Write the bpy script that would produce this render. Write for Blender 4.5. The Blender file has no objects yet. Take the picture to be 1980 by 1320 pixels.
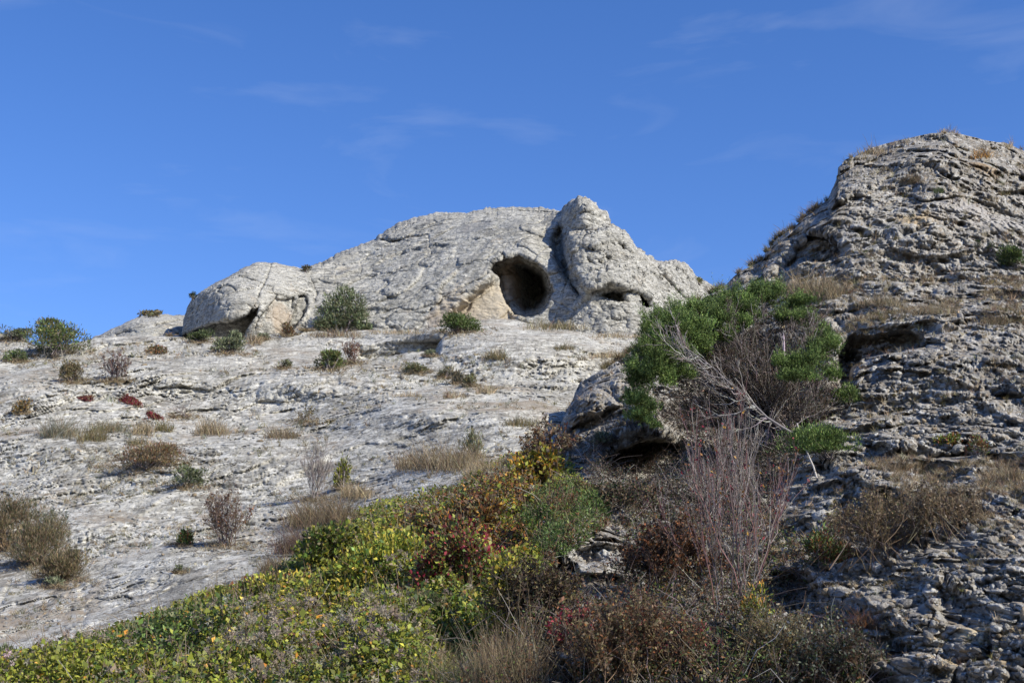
import bpy, math
import numpy as np
from mathutils import Vector

# ------------------------------------------------------------------ camera, sky, sun, exposure
scene = bpy.context.scene
COL = scene.collection
F = 2720.0                       # focal length in pixels of the 1980 px wide photograph
PITCH = math.radians(14.0)
EYE = np.array([0.0, 0.0, 1.65])
cam_data = bpy.data.cameras.new('camera')
cam_data.sensor_width = 36.0
cam_data.lens = 36.0 * F / 1980.0
cam_data.clip_start = 0.05
cam_data.clip_end = 12000.0
cam = bpy.data.objects.new('camera', cam_data)
COL.objects.link(cam)
cam.location = EYE
cam.rotation_euler = (math.pi / 2 + PITCH, 0, 0)
scene.camera = cam

SUN = np.array([0.66, -0.47, 0.60]); SUN /= np.linalg.norm(SUN)      # direction towards the sun
sun_elev = math.asin(SUN[2])
sun_rot = math.atan2(SUN[0], SUN[1])

world = bpy.data.worlds.new("World")
scene.world = world
world.use_nodes = True
nt = world.node_tree
nt.nodes.clear()
out = nt.nodes.new('ShaderNodeOutputWorld')
bg = nt.nodes.new('ShaderNodeBackground')
sky = nt.nodes.new('ShaderNodeTexSky')
sky.sky_type = 'NISHITA'
sky.sun_disc = False
sky.sun_elevation = sun_elev
sky.sun_rotation = sun_rot
sky.altitude = 600.0
sky.air_density = 1.0
sky.dust_density = 0.15
sky.ozone_density = 4.0
SKY_STRENGTH = 0.12
bg.inputs['Strength'].default_value = SKY_STRENGTH
hs = nt.nodes.new('ShaderNodeHueSaturation')
hs.inputs['Saturation'].default_value = 1.2
nt.links.new(sky.outputs['Color'], hs.inputs['Color'])
# thin cirrus wisps, tied to the direction in the sky
tc = nt.nodes.new('ShaderNodeTexCoord')
mp = nt.nodes.new('ShaderNodeMapping')
mp.inputs['Rotation'].default_value = (0.0, 0.15, 0.5)
mp.inputs['Scale'].default_value = (2.2, 1.6, 9.0)
n1 = nt.nodes.new('ShaderNodeTexNoise')
n1.inputs['Scale'].default_value = 3.0
n1.inputs['Detail'].default_value = 7.0
n1.inputs['Roughness'].default_value = 0.55
n1.inputs['Distortion'].default_value = 0.6
r1 = nt.nodes.new('ShaderNodeMapRange')
r1.inputs['From Min'].default_value = 0.56
r1.inputs['From Max'].default_value = 0.85
r1.inputs['To Max'].default_value = 0.12
mx = nt.nodes.new('ShaderNodeMix')
mx.data_type = 'RGBA'
mx.inputs['B'].default_value = (5.2, 5.6, 6.2, 1)
nt.links.new(tc.outputs['Generated'], mp.inputs['Vector'])
nt.links.new(mp.outputs['Vector'], n1.inputs['Vector'])
nt.links.new(n1.outputs['Fac'], r1.inputs['Value'])
nt.links.new(r1.outputs['Result'], mx.inputs['Factor'])
tint = nt.nodes.new('ShaderNodeMix'); tint.data_type = 'RGBA'; tint.blend_type = 'MULTIPLY'
tint.inputs['Factor'].default_value = 1.0
tint.inputs['B'].default_value = (1.08, 0.96, 1.17, 1)
nt.links.new(hs.outputs['Color'], tint.inputs['A'])
nt.links.new(tint.outputs['Result'], mx.inputs['A'])
nt.links.new(mx.outputs['Result'], bg.inputs['Color'])
nt.links.new(bg.outputs['Background'], out.inputs['Surface'])

sun_data = bpy.data.lights.new('sun', 'SUN')
sun_data.energy = 5.0
sun_data.angle = math.radians(0.53)
sun_data.color = (1.0, 0.945, 0.82)
sun_ob = bpy.data.objects.new('sun', sun_data)
COL.objects.link(sun_ob)
sun_ob.location = (30, -20, 40)
sun_ob.rotation_euler = Vector(SUN).to_track_quat('Z', 'Y').to_euler()

scene.view_settings.view_transform = 'Standard'
scene.view_settings.look = 'None'
scene.view_settings.exposure = 0.40
scene.view_settings.gamma = 1.0
scene.render.engine = 'CYCLES'
scene.cycles.max_bounces = 6
scene.cycles.transparent_max_bounces = 4

# ------------------------------------------------------------------ helpers
rng = np.random.default_rng(11)
f32 = np.float32
CP, SP = math.cos(PITCH), math.sin(PITCH)

def at(px, py, Y):
    """point at forward distance Y seen in direction of photograph pixel (px, py)"""
    px = np.asarray(px, float); py = np.asarray(py, float)
    a = (px - 990.0) / F; b = (660.0 - py) / F
    dx = a; dy = CP - SP * b; dz = SP + CP * b
    s = Y / dy
    return np.stack([EYE[0] + dx * s, EYE[1] + dy * s + 0 * a, EYE[2] + dz * s], -1)

def to_pix(p):
    d = p - EYE
    f = d[..., 1] * CP + d[..., 2] * SP
    u = -d[..., 1] * SP + d[..., 2] * CP
    f = np.maximum(f, 1e-3)
    return 990 + F * d[..., 0] / f, 660 - F * u / f, f

def _hash(ix, iy, iz, seed):
    h = ix.astype(np.uint32) * np.uint32(374761393) + iy.astype(np.uint32) * np.uint32(668265263) \
        + iz.astype(np.uint32) * np.uint32(2246822519) + np.uint32((seed * 3266489917) & 0xffffffff)
    h = (h ^ (h >> np.uint32(13))) * np.uint32(1274126177)
    h = (h ^ (h >> np.uint32(16))) * np.uint32(2654435761)
    return h ^ (h >> np.uint32(15))

def perlin(p, seed=0):
    p = p.astype(f32)
    i = np.floor(p).astype(np.int64); fr = p - i
    w = fr * fr * fr * (fr * (fr * 6 - 15) + 10)
    res = 0
    for dx in (0, 1):
        wx = w[:, 0] if dx else 1 - w[:, 0]
        for dy in (0, 1):
            wy = w[:, 1] if dy else 1 - w[:, 1]
            for dz in (0, 1):
                wz = w[:, 2] if dz else 1 - w[:, 2]
                h = _hash(i[:, 0] + dx, i[:, 1] + dy, i[:, 2] + dz, seed)
                gx = (h & np.uint32(1023)).astype(f32) / 511.5 - 1
                gy = ((h >> np.uint32(10)) & np.uint32(1023)).astype(f32) / 511.5 - 1
                gz = ((h >> np.uint32(20)) & np.uint32(1023)).astype(f32) / 511.5 - 1
                res = res + wx * wy * wz * (gx * (fr[:, 0] - dx) + gy * (fr[:, 1] - dy) + gz * (fr[:, 2] - dz))
    return res * 1.25            # about -1 .. 1

def fbm(p, octaves=4, seed=0, gain=0.5, lac=2.03):
    a, s, t = 1.0, 0.0, 0.0
    q = p.copy()
    for o in range(octaves):
        s = s + a * perlin(q, seed + o * 17); t += a
        a *= gain; q = q * lac + 3.7
    return s / t

def ridged(p, octaves=4, seed=0, gain=0.5):
    a, s, t = 1.0, 0.0, 0.0
    q = p.copy()
    for o in range(octaves):
        s = s + a * (1 - 2.2 * np.abs(perlin(q, seed + o * 17))); t += a
        a *= gain; q = q * 2.05 + 1.3
    return s / t

def worley(p, seed=0, rise=False):
    """distance to nearest and second nearest feature point, and the nearest cell's random value"""
    p = p.astype(f32)
    i = np.floor(p).astype(np.int64)
    f1 = np.full(len(p), 9.0, f32); f2 = f1.copy(); cid = np.zeros(len(p), f32); up = np.zeros(len(p), f32)
    for dx in (-1, 0, 1):
        for dy in (-1, 0, 1):
            for dz in (-1, 0, 1):
                c = i + np.array([dx, dy, dz])
                h = _hash(c[:, 0], c[:, 1], c[:, 2], seed)
                fx = c[:, 0] + (h & np.uint32(1023)).astype(f32) / 1023
                fy = c[:, 1] + ((h >> np.uint32(10)) & np.uint32(1023)).astype(f32) / 1023
                fz = c[:, 2] + ((h >> np.uint32(20)) & np.uint32(1023)).astype(f32) / 1023
                d = np.sqrt((fx - p[:, 0]) ** 2 + (fy - p[:, 1]) ** 2 + (fz - p[:, 2]) ** 2).astype(f32)
                n = d < f1
                f2 = np.where(n, f1, np.minimum(f2, d))
                cid = np.where(n, (h % np.uint32(997)).astype(f32) / 997, cid)
                up = np.where(n, p[:, 2] - fz, up).astype(f32)
                f1 = np.where(n, d, f1)
    return (f1, f2, cid, up) if rise else (f1, f2, cid)

def smooth(a, b, x):
    t = np.clip((x - a) / (b - a), 0, 1)
    return t * t * (3 - 2 * t)

def tps(ctrl):
    c = np.array(ctrl, float)
    X = c[:, :2] / 500.0; v = np.log(c[:, 2]); n = len(c)
    def U(r2): return np.where(r2 > 0, 0.5 * r2 * np.log(np.maximum(r2, 1e-12)), 0)
    K = U(((X[:, None] - X[None]) ** 2).sum(-1)) + np.eye(n) * 0.004
    Pm = np.hstack([np.ones((n, 1)), X])
    A = np.block([[K, Pm], [Pm.T, np.zeros((3, 3))]])
    sol = np.linalg.solve(A, np.concatenate([v, np.zeros(3)]))
    def f(px, py):
        q = np.stack([np.ravel(px), np.ravel(py)], -1) / 500.0
        o = np.empty(len(q))
        for k in range(0, len(q), 60000):
            s = q[k:k + 60000]
            o[k:k + 60000] = U(((s[:, None] - X[None]) ** 2).sum(-1)) @ sol[:n] + sol[n] + s @ sol[n + 1:]
        return np.exp(o).reshape(np.shape(px))
    return f

def seg_dist(px, py, pts):
    d = np.full(px.shape, 1e9)
    for (x0, y0), (x1, y1) in zip(pts[:-1], pts[1:]):
        vx, vy = x1 - x0, y1 - y0
        t = np.clip(((px - x0) * vx + (py - y0) * vy) / (vx * vx + vy * vy + 1e-9), 0, 1)
        d = np.minimum(d, np.hypot(px - x0 - t * vx, py - y0 - t * vy))
    return d

def poly_sd(px, py, pts):
    """signed distance in px, positive inside"""
    ins = np.zeros(px.shape, bool)
    n = len(pts)
    for k in range(n):
        x0, y0 = pts[k]; x1, y1 = pts[(k + 1) % n]
        c = ((y0 > py) != (y1 > py)) & (px < (x1 - x0) * (py - y0) / (y1 - y0 + 1e-9) + x0)
        ins ^= c
    d = seg_dist(px, py, list(pts) + [pts[0]])
    return np.where(ins, d, -d)

def interp(pairs):
    a = np.array(pairs, float)
    return lambda x: np.interp(x, a[:, 0], a[:, 1])

def grid_normals(P):
    du = np.gradient(P, axis=1); dv = np.gradient(P, axis=0)
    n = np.cross(du, dv)
    n /= np.linalg.norm(n, axis=-1, keepdims=True) + 1e-12
    return n

def mesh_from(name, verts, loops, sizes, mat, parent=None, smoothed=True, col=None, origin=None):
    verts = np.asarray(verts, f32).reshape(-1, 3)
    if origin is not None:
        verts = verts - np.asarray(origin, f32)
    me = bpy.data.meshes.new(name)
    me.vertices.add(len(verts)); me.vertices.foreach_set('co', verts.ravel())
    loops = np.asarray(loops, np.int32); sizes = np.asarray(sizes, np.int32)
    me.loops.add(len(loops)); me.loops.foreach_set('vertex_index', loops)
    me.polygons.add(len(sizes))
    st = np.zeros(len(sizes), np.int32); st[1:] = np.cumsum(sizes)[:-1]
    me.polygons.foreach_set('loop_start', st)
    me.polygons.foreach_set('loop_total', sizes)
    if smoothed:
        me.polygons.foreach_set('use_smooth', np.ones(len(sizes), bool))
    if col is not None:
        at_ = me.color_attributes.new('tint', 'FLOAT_COLOR', 'POINT')
        c = np.ones((len(verts), 4), f32); c[:, :3] = col
        at_.data.foreach_set('color', c.ravel())
    me.materials.append(mat)
    me.update(calc_edges=True)
    me.validate()
    ob = bpy.data.objects.new(name, me)
    COL.objects.link(ob)
    if parent is not None: ob.parent = parent
    if origin is not None: ob.location = origin
    return ob

def grid_mesh(name, P, mat, origin=None):
    nr, nc = P.shape[:2]
    i = np.arange(nr * nc).reshape(nr, nc)
    q = np.stack([i[:-1, :-1], i[:-1, 1:], i[1:, 1:], i[1:, :-1]], -1).reshape(-1, 4)
    return mesh_from(name, P.reshape(-1, 3), q.ravel(), np.full(len(q), 4), mat, origin=origin)

def tag(o, label=None, cat=None, group=None, kind=None):
    if label: o['label'] = label
    if cat: o['category'] = cat
    if group: o['group'] = group
    if kind: o['kind'] = kind
    return o

# ------------------------------------------------------------------ rock materials
def rock_material(name, base, pale, dark, stain, speck=9.0, pebbles=0.0, pebble_scale=5.0, stain_amt=0.5,
                  soil=None, bump=0.5, pits=0.0, patches=(), soil_min=0.48, contrast=0.8, bed=(1.0, 1.0, 3.2), bed_rot=(0.25, 0.12, 0.3),
                  bump_dist=0.10, joints=0.0, joint_scale=0.5, streak=0.0, ysq=1.0):
    m = bpy.data.materials.new(name); m.use_nodes = True
    t = m.node_tree; L = t.links.new; N = t.nodes.new
    b = t.nodes['Principled BSDF']
    b.inputs['Roughness'].default_value = 0.92
    b.inputs['Specular IOR Level'].default_value = 0.2
    g = N('ShaderNodeNewGeometry')
    gm = N('ShaderNodeMapping'); gm.inputs['Scale'].default_value = (1.0, ysq, 1.0)
    L(g.outputs['Position'], gm.inputs['Vector']); pos_ = gm.outputs['Vector']
    def noise(scale, detail=5, rough=0.55, dist=0.0, vec=None):
        n = N('ShaderNodeTexNoise')
        n.inputs['Scale'].default_value = scale; n.inputs['Detail'].default_value = detail
        n.inputs['Roughness'].default_value = rough; n.inputs['Distortion'].default_value = dist
        L(vec or pos_, n.inputs['Vector'])
        return n.outputs['Fac']
    def ramp(v, a, c):
        r = N('ShaderNodeMapRange'); r.interpolation_type = 'SMOOTHSTEP'
        r.inputs['From Min'].default_value = a; r.inputs['From Max'].default_value = c
        L(v, r.inputs['Value']); return r.outputs['Result']
    def mix(fac, A, B, mode='MIX'):
        x = N('ShaderNodeMix'); x.data_type = 'RGBA'; x.blend_type = mode
        if isinstance(fac, float): x.inputs['Factor'].default_value = fac
        else: L(fac, x.inputs['Factor'])
        for s, v in (('A', A), ('B', B)):
            if isinstance(v, tuple): x.inputs[s].default_value = (*v, 1)
            else: L(v, x.inputs[s])
        return x.outputs['Result']
    def math_(op, A, B):
        x = N('ShaderNodeMath'); x.operation = op
        for k, v in enumerate((A, B)):
            if isinstance(v, float): x.inputs[k].default_value = v
            else: L(v, x.inputs[k])
        return x.outputs['Value']
    strat = N('ShaderNodeMapping'); strat.inputs['Rotation'].default_value = bed_rot
    strat.inputs['Scale'].default_value = bed
    L(pos_, strat.inputs['Vector'])
    sv = strat.outputs['Vector']
    c = mix(ramp(noise(0.55, 6), 0.36, 0.64), base, pale)
    c = mix(math_('MULTIPLY', ramp(noise(1.3, 7, 0.6, 0.4, sv), 0.50, 0.68), 0.75), c, dark)
    c = mix(math_('MULTIPLY', ramp(noise(0.8, 5, 0.6, 0.5), 0.56, 0.70), stain_amt), c, stain)
    # lichen and weathering specks
    c = mix(math_('MULTIPLY', ramp(noise(speck, 6, 0.65, 0.2, sv), 0.50, 0.60), 0.85), c, tuple(min(1, x * 1.3) for x in pale))
    c = mix(math_('MULTIPLY', ramp(noise(speck * 1.35, 6, 0.75, 0.5, sv), 0.51, 0.61), contrast), c, dark)
    c = mix(math_('MULTIPLY', ramp(noise(speck * 4.2, 4, 0.7), 0.52, 0.64), 0.7), c, tuple(x * 0.55 for x in dark))
    if pebbles > 0:
        v = N('ShaderNodeTexVoronoi'); v.inputs['Scale'].default_value = pebble_scale
        L(pos_, v.inputs['Vector'])
        v2 = N('ShaderNodeTexVoronoi'); v2.inputs['Scale'].default_value = pebble_scale * 2.7
        L(pos_, v2.inputs['Vector'])
        sep = N('ShaderNodeSeparateColor'); L(v.outputs['Color'], sep.inputs['Color'])
        sep2 = N('ShaderNodeSeparateColor'); L(v2.outputs['Color'], sep2.inputs['Color'])
        pc = mix(sep.outputs['Red'], dark, pale); pc2 = mix(sep2.outputs['Green'], stain, base)
        c = mix(math_('MULTIPLY', ramp(sep.outputs['Green'], 0.2, 0.6), pebbles), c, pc)
        c = mix(math_('MULTIPLY', ramp(sep2.outputs['Red'], 0.3, 0.7), pebbles * 0.8), c, pc2)
    if soil:
        sx = N('ShaderNodeSeparateXYZ'); L(g.outputs['Normal'], sx.inputs['Vector'])
        flat = ramp(sx.outputs['Z'], 0.90, 0.99)
        c = mix(math_('MULTIPLY', math_('MULTIPLY', flat, ramp(noise(0.5, 5), soil_min, soil_min + 0.14)), 0.85), c, soil)
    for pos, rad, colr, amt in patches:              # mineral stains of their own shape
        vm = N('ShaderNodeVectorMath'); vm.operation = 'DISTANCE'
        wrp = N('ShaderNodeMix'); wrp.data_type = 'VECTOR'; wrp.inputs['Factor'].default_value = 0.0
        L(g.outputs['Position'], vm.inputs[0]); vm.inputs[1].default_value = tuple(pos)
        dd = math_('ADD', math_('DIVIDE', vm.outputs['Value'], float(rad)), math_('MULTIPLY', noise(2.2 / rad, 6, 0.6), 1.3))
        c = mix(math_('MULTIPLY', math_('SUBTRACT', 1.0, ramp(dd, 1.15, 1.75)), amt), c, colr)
    h = math_('ADD', noise(speck * 0.8, 8, 0.7, 0.3, sv), math_('MULTIPLY', noise(speck * 3.5, 6, 0.7), 0.4))
    if pebbles > 0:
        h = math_('SUBTRACT', h, math_('MULTIPLY', v.outputs['Distance'], 0.6 * pebbles))
        h = math_('SUBTRACT', h, math_('MULTIPLY', v2.outputs['Distance'], 0.4 * pebbles))
    if joints > 0:
        wn = N('ShaderNodeTexNoise'); wn.inputs['Scale'].default_value = 1.4; wn.inputs['Detail'].default_value = 5.0
        L(sv, wn.inputs['Vector'])
        wa = N('ShaderNodeVectorMath'); wa.operation = 'MULTIPLY_ADD'
        L(wn.outputs['Color'], wa.inputs[0]); wa.inputs[1].default_value = (0.9, 0.9, 0.9); L(sv, wa.inputs[2])
        je = N('ShaderNodeTexVoronoi'); je.feature = 'DISTANCE_TO_EDGE'; je.inputs['Scale'].default_value = joint_scale
        L(wa.outputs['Vector'], je.inputs['Vector'])
        jm = math_('MULTIPLY', math_('SUBTRACT', 1.0, ramp(je.outputs['Distance'], 0.004, 0.022)), ramp(noise(0.9, 4), 0.44, 0.56))
        c = mix(math_('MULTIPLY', jm, joints), c, tuple(x * 0.5 for x in dark))
        h = math_('SUBTRACT', h, math_('MULTIPLY', jm, joints * 0.8))
    if pits > 0:
        pv = N('ShaderNodeTexVoronoi'); pv.inputs['Scale'].default_value = 4.0
        L(sv, pv.inputs['Vector'])
        h = math_('ADD', h, math_('MULTIPLY', ramp(pv.outputs['Distance'], 0.0, 0.3), pits))
    if streak > 0:                                   # dark runoff streaks down the face
        sm = N('ShaderNodeMapping'); sm.inputs['Scale'].default_value = (2.6, 1.2, 0.16); L(g.outputs['Position'], sm.inputs['Vector'])
        c = mix(math_('MULTIPLY', math_('MULTIPLY', ramp(noise(1.0, 6, 0.6, 0.3, sm.outputs['Vector']), 0.5, 0.66), ramp(noise(0.35, 3), 0.45, 0.6)), streak), c, tuple(x * 1.25 for x in dark))
    L(c, b.inputs['Base Color'])
    bp = N('ShaderNodeBump'); bp.inputs['Strength'].default_value = bump
    bp.inputs['Distance'].default_value = bump_dist
    L(h, bp.inputs['Height']); L(bp.outputs['Normal'], b.inputs['Normal'])
    return m

M_SLOPE = rock_material('pale_limestone', (0.325, 0.308, 0.264), (0.465, 0.449, 0.400), (0.15, 0.138, 0.115),
                        (0.33, 0.265, 0.19), speck=3.4, stain_amt=0.6, soil=(0.27, 0.21, 0.145), bump=1.0, soil_min=0.46, contrast=0.95, bed=(0.9, 1.0, 2.2), bed_rot=(-0.33, 0.05, 0.12), bump_dist=0.055, ysq=0.45,
                        joints=0.4, joint_scale=0.55)
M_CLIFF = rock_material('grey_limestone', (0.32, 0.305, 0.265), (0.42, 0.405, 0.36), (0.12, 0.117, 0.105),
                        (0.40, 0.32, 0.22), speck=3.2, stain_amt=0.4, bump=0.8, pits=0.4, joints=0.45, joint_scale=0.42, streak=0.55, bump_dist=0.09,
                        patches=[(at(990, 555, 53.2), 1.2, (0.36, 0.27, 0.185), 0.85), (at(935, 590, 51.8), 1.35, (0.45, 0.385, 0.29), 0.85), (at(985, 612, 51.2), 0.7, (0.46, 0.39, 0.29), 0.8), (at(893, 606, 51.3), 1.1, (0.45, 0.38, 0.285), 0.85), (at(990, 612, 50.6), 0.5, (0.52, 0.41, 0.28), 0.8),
                                 (at(920, 440, 55), 1.0, (0.20, 0.20, 0.20), 0.6), (at(1010, 430, 54), 0.9, (0.22, 0.22, 0.215), 0.6),
                                 (at(545, 615, 51), 0.8, (0.40, 0.31, 0.22), 0.6), (at(860, 622, 50.5), 0.8, (0.36, 0.29, 0.22), 0.6)])
M_BLUFF = rock_material('conglomerate_rock', (0.225, 0.210, 0.185), (0.44, 0.425, 0.39), (0.058, 0.053, 0.047),
                        (0.27, 0.215, 0.15), speck=4.5, pebbles=0.9, pebble_scale=7.5, stain_amt=0.6, contrast=0.9, bed=(1.0, 1.0, 1.25), bump_dist=0.06, ysq=0.25, joints=0.25, joint_scale=0.8,
                        soil=(0.21, 0.165, 0.11), bump=1.0, soil_min=0.44,
                        patches=[(at(1775, 440, 28.5), 0.55, (0.46, 0.33, 0.17), 0.7), (at(1790, 480, 28.0), 0.4, (0.46, 0.33, 0.18), 0.6),
                                 (at(1900, 330, 31.5), 0.5, (0.30, 0.20, 0.10), 0.6), (at(1900, 1225, 10.4), 0.2, (0.50, 0.40, 0.25), 0.8),
                                 (at(1835, 1285, 10.1), 0.18, (0.48, 0.37, 0.22), 0.8), (at(1660, 840, 18.5), 0.22, (0.48, 0.34, 0.22), 0.6),
                                 (at(1880, 440, 29), 1.2, (0.40, 0.37, 0.335), 0.6), (at(1680, 480, 28.5), 0.9, (0.30, 0.295, 0.285), 0.7)])

# ------------------------------------------------------------------ rock surfaces
SHEETS = {}

def build_sheet(name, cols, nrows, bottom, top, depth, features, displace, mat, tail=None, foot=None,
                vpow=1.0, origin=None, taildrop=1.0):
    cols = np.asarray(cols, float)
    v = np.linspace(0, 1, nrows) ** vpow
    tp = top(cols)
    bt = bottom(cols) if callable(bottom) else np.full(len(cols), float(bottom))
    PY = bt[None] + (tp - bt)[None] * v[:, None]
    PX = np.repeat(cols[None], nrows, 0)
    Y = depth(PX, PY)
    Y = features(PX, PY, Y, v[:, None] + 0 * PX)
    P = at(PX, PY, Y)
    if tail is not None:                     # over the crest and down the far side
        rows = [P]
        for dy, dz in tail:
            r = P[-1].copy(); r[:, 1] += dy; r[:, 2] += dz * taildrop
            r[:, 0] *= (r[:, 1]) / (P[-1][:, 1])
            rows.append(r[None])
        P = np.concatenate([P] + [r for r in rows[1:]], 0)
    if foot is not None:
        rows = []
        for Yk, zk, sx in foot:
            r = P[0].copy(); r[:, 1] = Yk; r[:, 2] = zk; r[:, 0] = r[:, 0] * sx
            rows.append(r[None])
        P = np.concatenate(rows[::-1] + [P], 0)
    nf = len(foot) if foot else 0
    P = displace(P, nf, nrows)
    ob = grid_mesh(name, P, mat, origin=origin)
    SHEETS[name] = (P[nf:nf + nrows].reshape(-1, 3), grid_normals(P)[nf:nf + nrows].reshape(-1, 3))
    return ob

def push(P, amount):
    return P + grid_normals(P) * amount.reshape(P.shape[:2])[..., None]

def face(P, amount):
    """bring the rock face forward or set it back, level with the eye"""
    d = EYE - P
    return P + d / np.linalg.norm(d, axis=-1, keepdims=True) * amount.reshape(P.shape[:2])[..., None]

def strata(p, scale, seed, tilt=(0.10, -0.12), warp=0.5):
    """stepped beds: sharp lip below, sloping shelf above"""
    h = p[:, 2] + tilt[0] * p[:, 0] + tilt[1] * p[:, 1] + warp * fbm(p * 0.35, 3, seed)
    q = h / scale
    k = np.floor(q); fr = q - k
    r = _hash(k.astype(np.int64), k.astype(np.int64) * 0 + 3, k.astype(np.int64) * 0, seed).astype(f32) / 4294967295.0
    return (1 - fr) ** 2 * (0.4 + 0.9 * r) * smooth(0, 0.12, fr)

# ---- the pale hillside
hill_top = interp([(-3000, 700), (-900, 668), (-300, 655), (0, 651), (40, 652), (60, 662), (110, 668), (180, 657), (260, 655), (427, 657),
                   (445, 663), (490, 662), (530, 655), (600, 650), (650, 652), (690, 645), (760, 643), (850, 640), (880, 634),
                   (905, 626), (960, 620), (1000, 622), (1050, 630), (1100, 640), (1150, 647), (1250, 645), (1400, 620),
                   (1700, 640), (2600, 700)])
hill_depth = tps([
    (-600, 1420, 10), (0, 1420, 10.5), (300, 1420, 11), (700, 1420, 11), (1100, 1420, 11), (1500, 1420, 10.5), (2100, 1420, 9),
    (-400, 1290, 15), (0, 1290, 15.5), (0, 1220, 18.5), (0, 1100, 23), (0, 980, 27.5), (0, 850, 33), (0, 750, 39), (0, 660, 46), (-400, 660, 46), (-400, 950, 28),
    (300, 1290, 14.2), (300, 1200, 17.2), (300, 1050, 23), (300, 900, 29.5), (300, 780, 36.5), (300, 660, 46),
    (600, 1290, 13.2), (600, 1120, 18), (600, 980, 24), (600, 820, 33.5), (600, 700, 42), (600, 652, 47.5),
    (900, 1290, 12.6), (900, 1080, 17), (900, 920, 22), (900, 800, 31), (900, 700, 38.5), (930, 625, 47),
    (1100, 1290, 12.2), (1050, 900, 22), (1090, 800, 29.5), (1100, 700, 38), (1150, 650, 45), (1250, 648, 46),
    (1400, 700, 38), (1400, 900, 25), (1400, 1200, 14), (1800, 800, 32), (2100, 1000, 20), (2100, 640, 45)])

def hill_features(px, py, Y, v):
    shp = px.shape
    q = np.stack([px.ravel(), py.ravel(), 0 * px.ravel()], -1)
    w = fbm(q / 60.0, 3, 5).reshape(shp) * 10
    px = px + w; py = py + w * 0.5
    def lump(cx, cy, rx, ry, d):
        return -d * np.exp(-(((px - cx) / rx) ** 2 + ((py - cy) / ry) ** 2))
    Y = Y + lump(960, 665, 130, 40, 3.0) + lump(620, 735, 190, 34, 2.6) + lump(850, 800, 180, 40, 2.6)
    Y = Y + lump(300, 720, 190, 34, 2.2) + lump(60, 760, 130, 40, 1.6) + lump(460, 690, 110, 22, 1.8) + lump(1100, 680, 110, 22, 1.4)
    Y = Y + lump(110, 870, 190, 34, 1.4) + lump(130, 1010, 120, 34, 0.9) + lump(560, 880, 160, 44, 1.0) + lump(330, 1100, 150, 40, 0.7)
    # low rock wall below the path
    s = poly_sd(px, py, [(688, 660), (770, 654), (845, 650), (866, 646), (850, 690), (760, 698), (692, 700)])
    Y = Y + (44.6 - Y) * smooth(-2, 9, s)
    # cracks and little ledges
    for pts, wd, d in (([(860, 650), (845, 690), (870, 720)], 5, 0.9), ([(130, 1060), (160, 1150), (165, 1230)], 6, 0.5),
                       ([(0, 1170), (22, 1120)], 4, 0.5), ([(20, 840), (130, 850), (200, 820)], 3, 0.7),
                       ([(240, 790), (330, 800), (420, 790)], 3, 0.7), ([(270, 690), (300, 684), (410, 690)], 3, 0.9),
                       ([(500, 745), (650, 715), (840, 740)], 3, 1.0), ([(700, 785), (860, 760), (960, 790)], 4, 1.0),
                       ([(930, 880), (975, 850), (1010, 845)], 4, 0.6), ([(330, 985), (420, 965), (470, 980)], 4, 0.5),
                       ([(440, 1045), (380, 1085), (300, 1130)], 5, 0.35), ([(100, 690), (180, 672), (250, 676)], 3, 0.9)):
        Y = Y + 0.16 * d * np.exp(-(seg_dist(px, py, pts) / wd) ** 2)
    return Y

def hill_displace(P, nf, nr):
    shp = P.shape[:2]
    fade = np.ones(shp); fade[:nf] = 0.3; fade[nf + nr + 1:] = 0.2
    p = P.reshape(-1, 3).astype(f32)
    Yd = np.clip(p[:, 1] / 30.0, 0.3, 1.3)
    a = 0.42 * fbm(p / 6.5, 3, 21) + 0.07 * ridged(p / np.array([3.2, 5.5, 2.4], f32), 3, 31)
    P = push(P, a * fade.ravel())
    p = P.reshape(-1, 3).astype(f32)
    # tilted slabs with long low steps
    q = p * np.array([1, 0.30, 1], f32)
    wq = q + 0.35 * np.stack([fbm(q * 0.9, 3, 3), fbm(q * 0.9, 3, 4), fbm(q * 0.9, 3, 6)], -1)
    wq[:, 2] -= 0.22 * wq[:, 0]
    f1, f2, cid = worley(wq / np.array([2.2, 2.2, 0.8], f32), 41)
    b = 0.46 * (cid - 0.5) * smooth(0.0, 0.10, f2 - f1)
    f1, f2, cid = worley(wq / np.array([0.55, 0.6, 0.22], f32), 43)
    m = smooth(-0.25, 0.3, fbm(q / 1.8, 3, 51))
    b = b + (0.22 * (cid - 0.5) - 0.09 * (1 - smooth(0, 0.14, f2 - f1))) * (0.15 + m)
    f1, f2, cid = worley(wq / np.array([0.20, 0.2, 0.09], f32), 44)
    b = b + (0.15 * (cid - 0.5) - 0.07 * (1 - smooth(0, 0.2, f2 - f1)) - 0.22 * smooth(0.86, 0.97, cid) * (1 - smooth(0.1, 0.5, f1))) * (0.4 + m)
    b = b + 0.20 * fbm(q / np.array([0.6, 0.4, 0.3], f32), 5, 61, 0.62)
    return face(P, b * fade.ravel() * np.clip(p[:, 1] / 34, 0.35, 1.1))

hc = np.concatenate([np.linspace(-2600, -320, 50), np.arange(-300, 1420, 1.9), np.linspace(1440, 2900, 60)])
hill = build_sheet('hillside', hc, 440, 1420.0, hill_top, hill_depth, hill_features, hill_displace, M_SLOPE,
                   tail=[(0.5, 0.12), (1.5, 0.25), (3.5, 0.35), (7, 0.3), (12, -0.6), (20, -5), (45, -14), (110, -22)],
                   foot=[(7.0, -0.25, 1.0), (4.0, -0.2, 1.6), (0.0, -0.15, 3.0), (-25.0, -1.2, 6.0), (-60, -4, 8)])
tag(hill, kind='structure')

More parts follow.
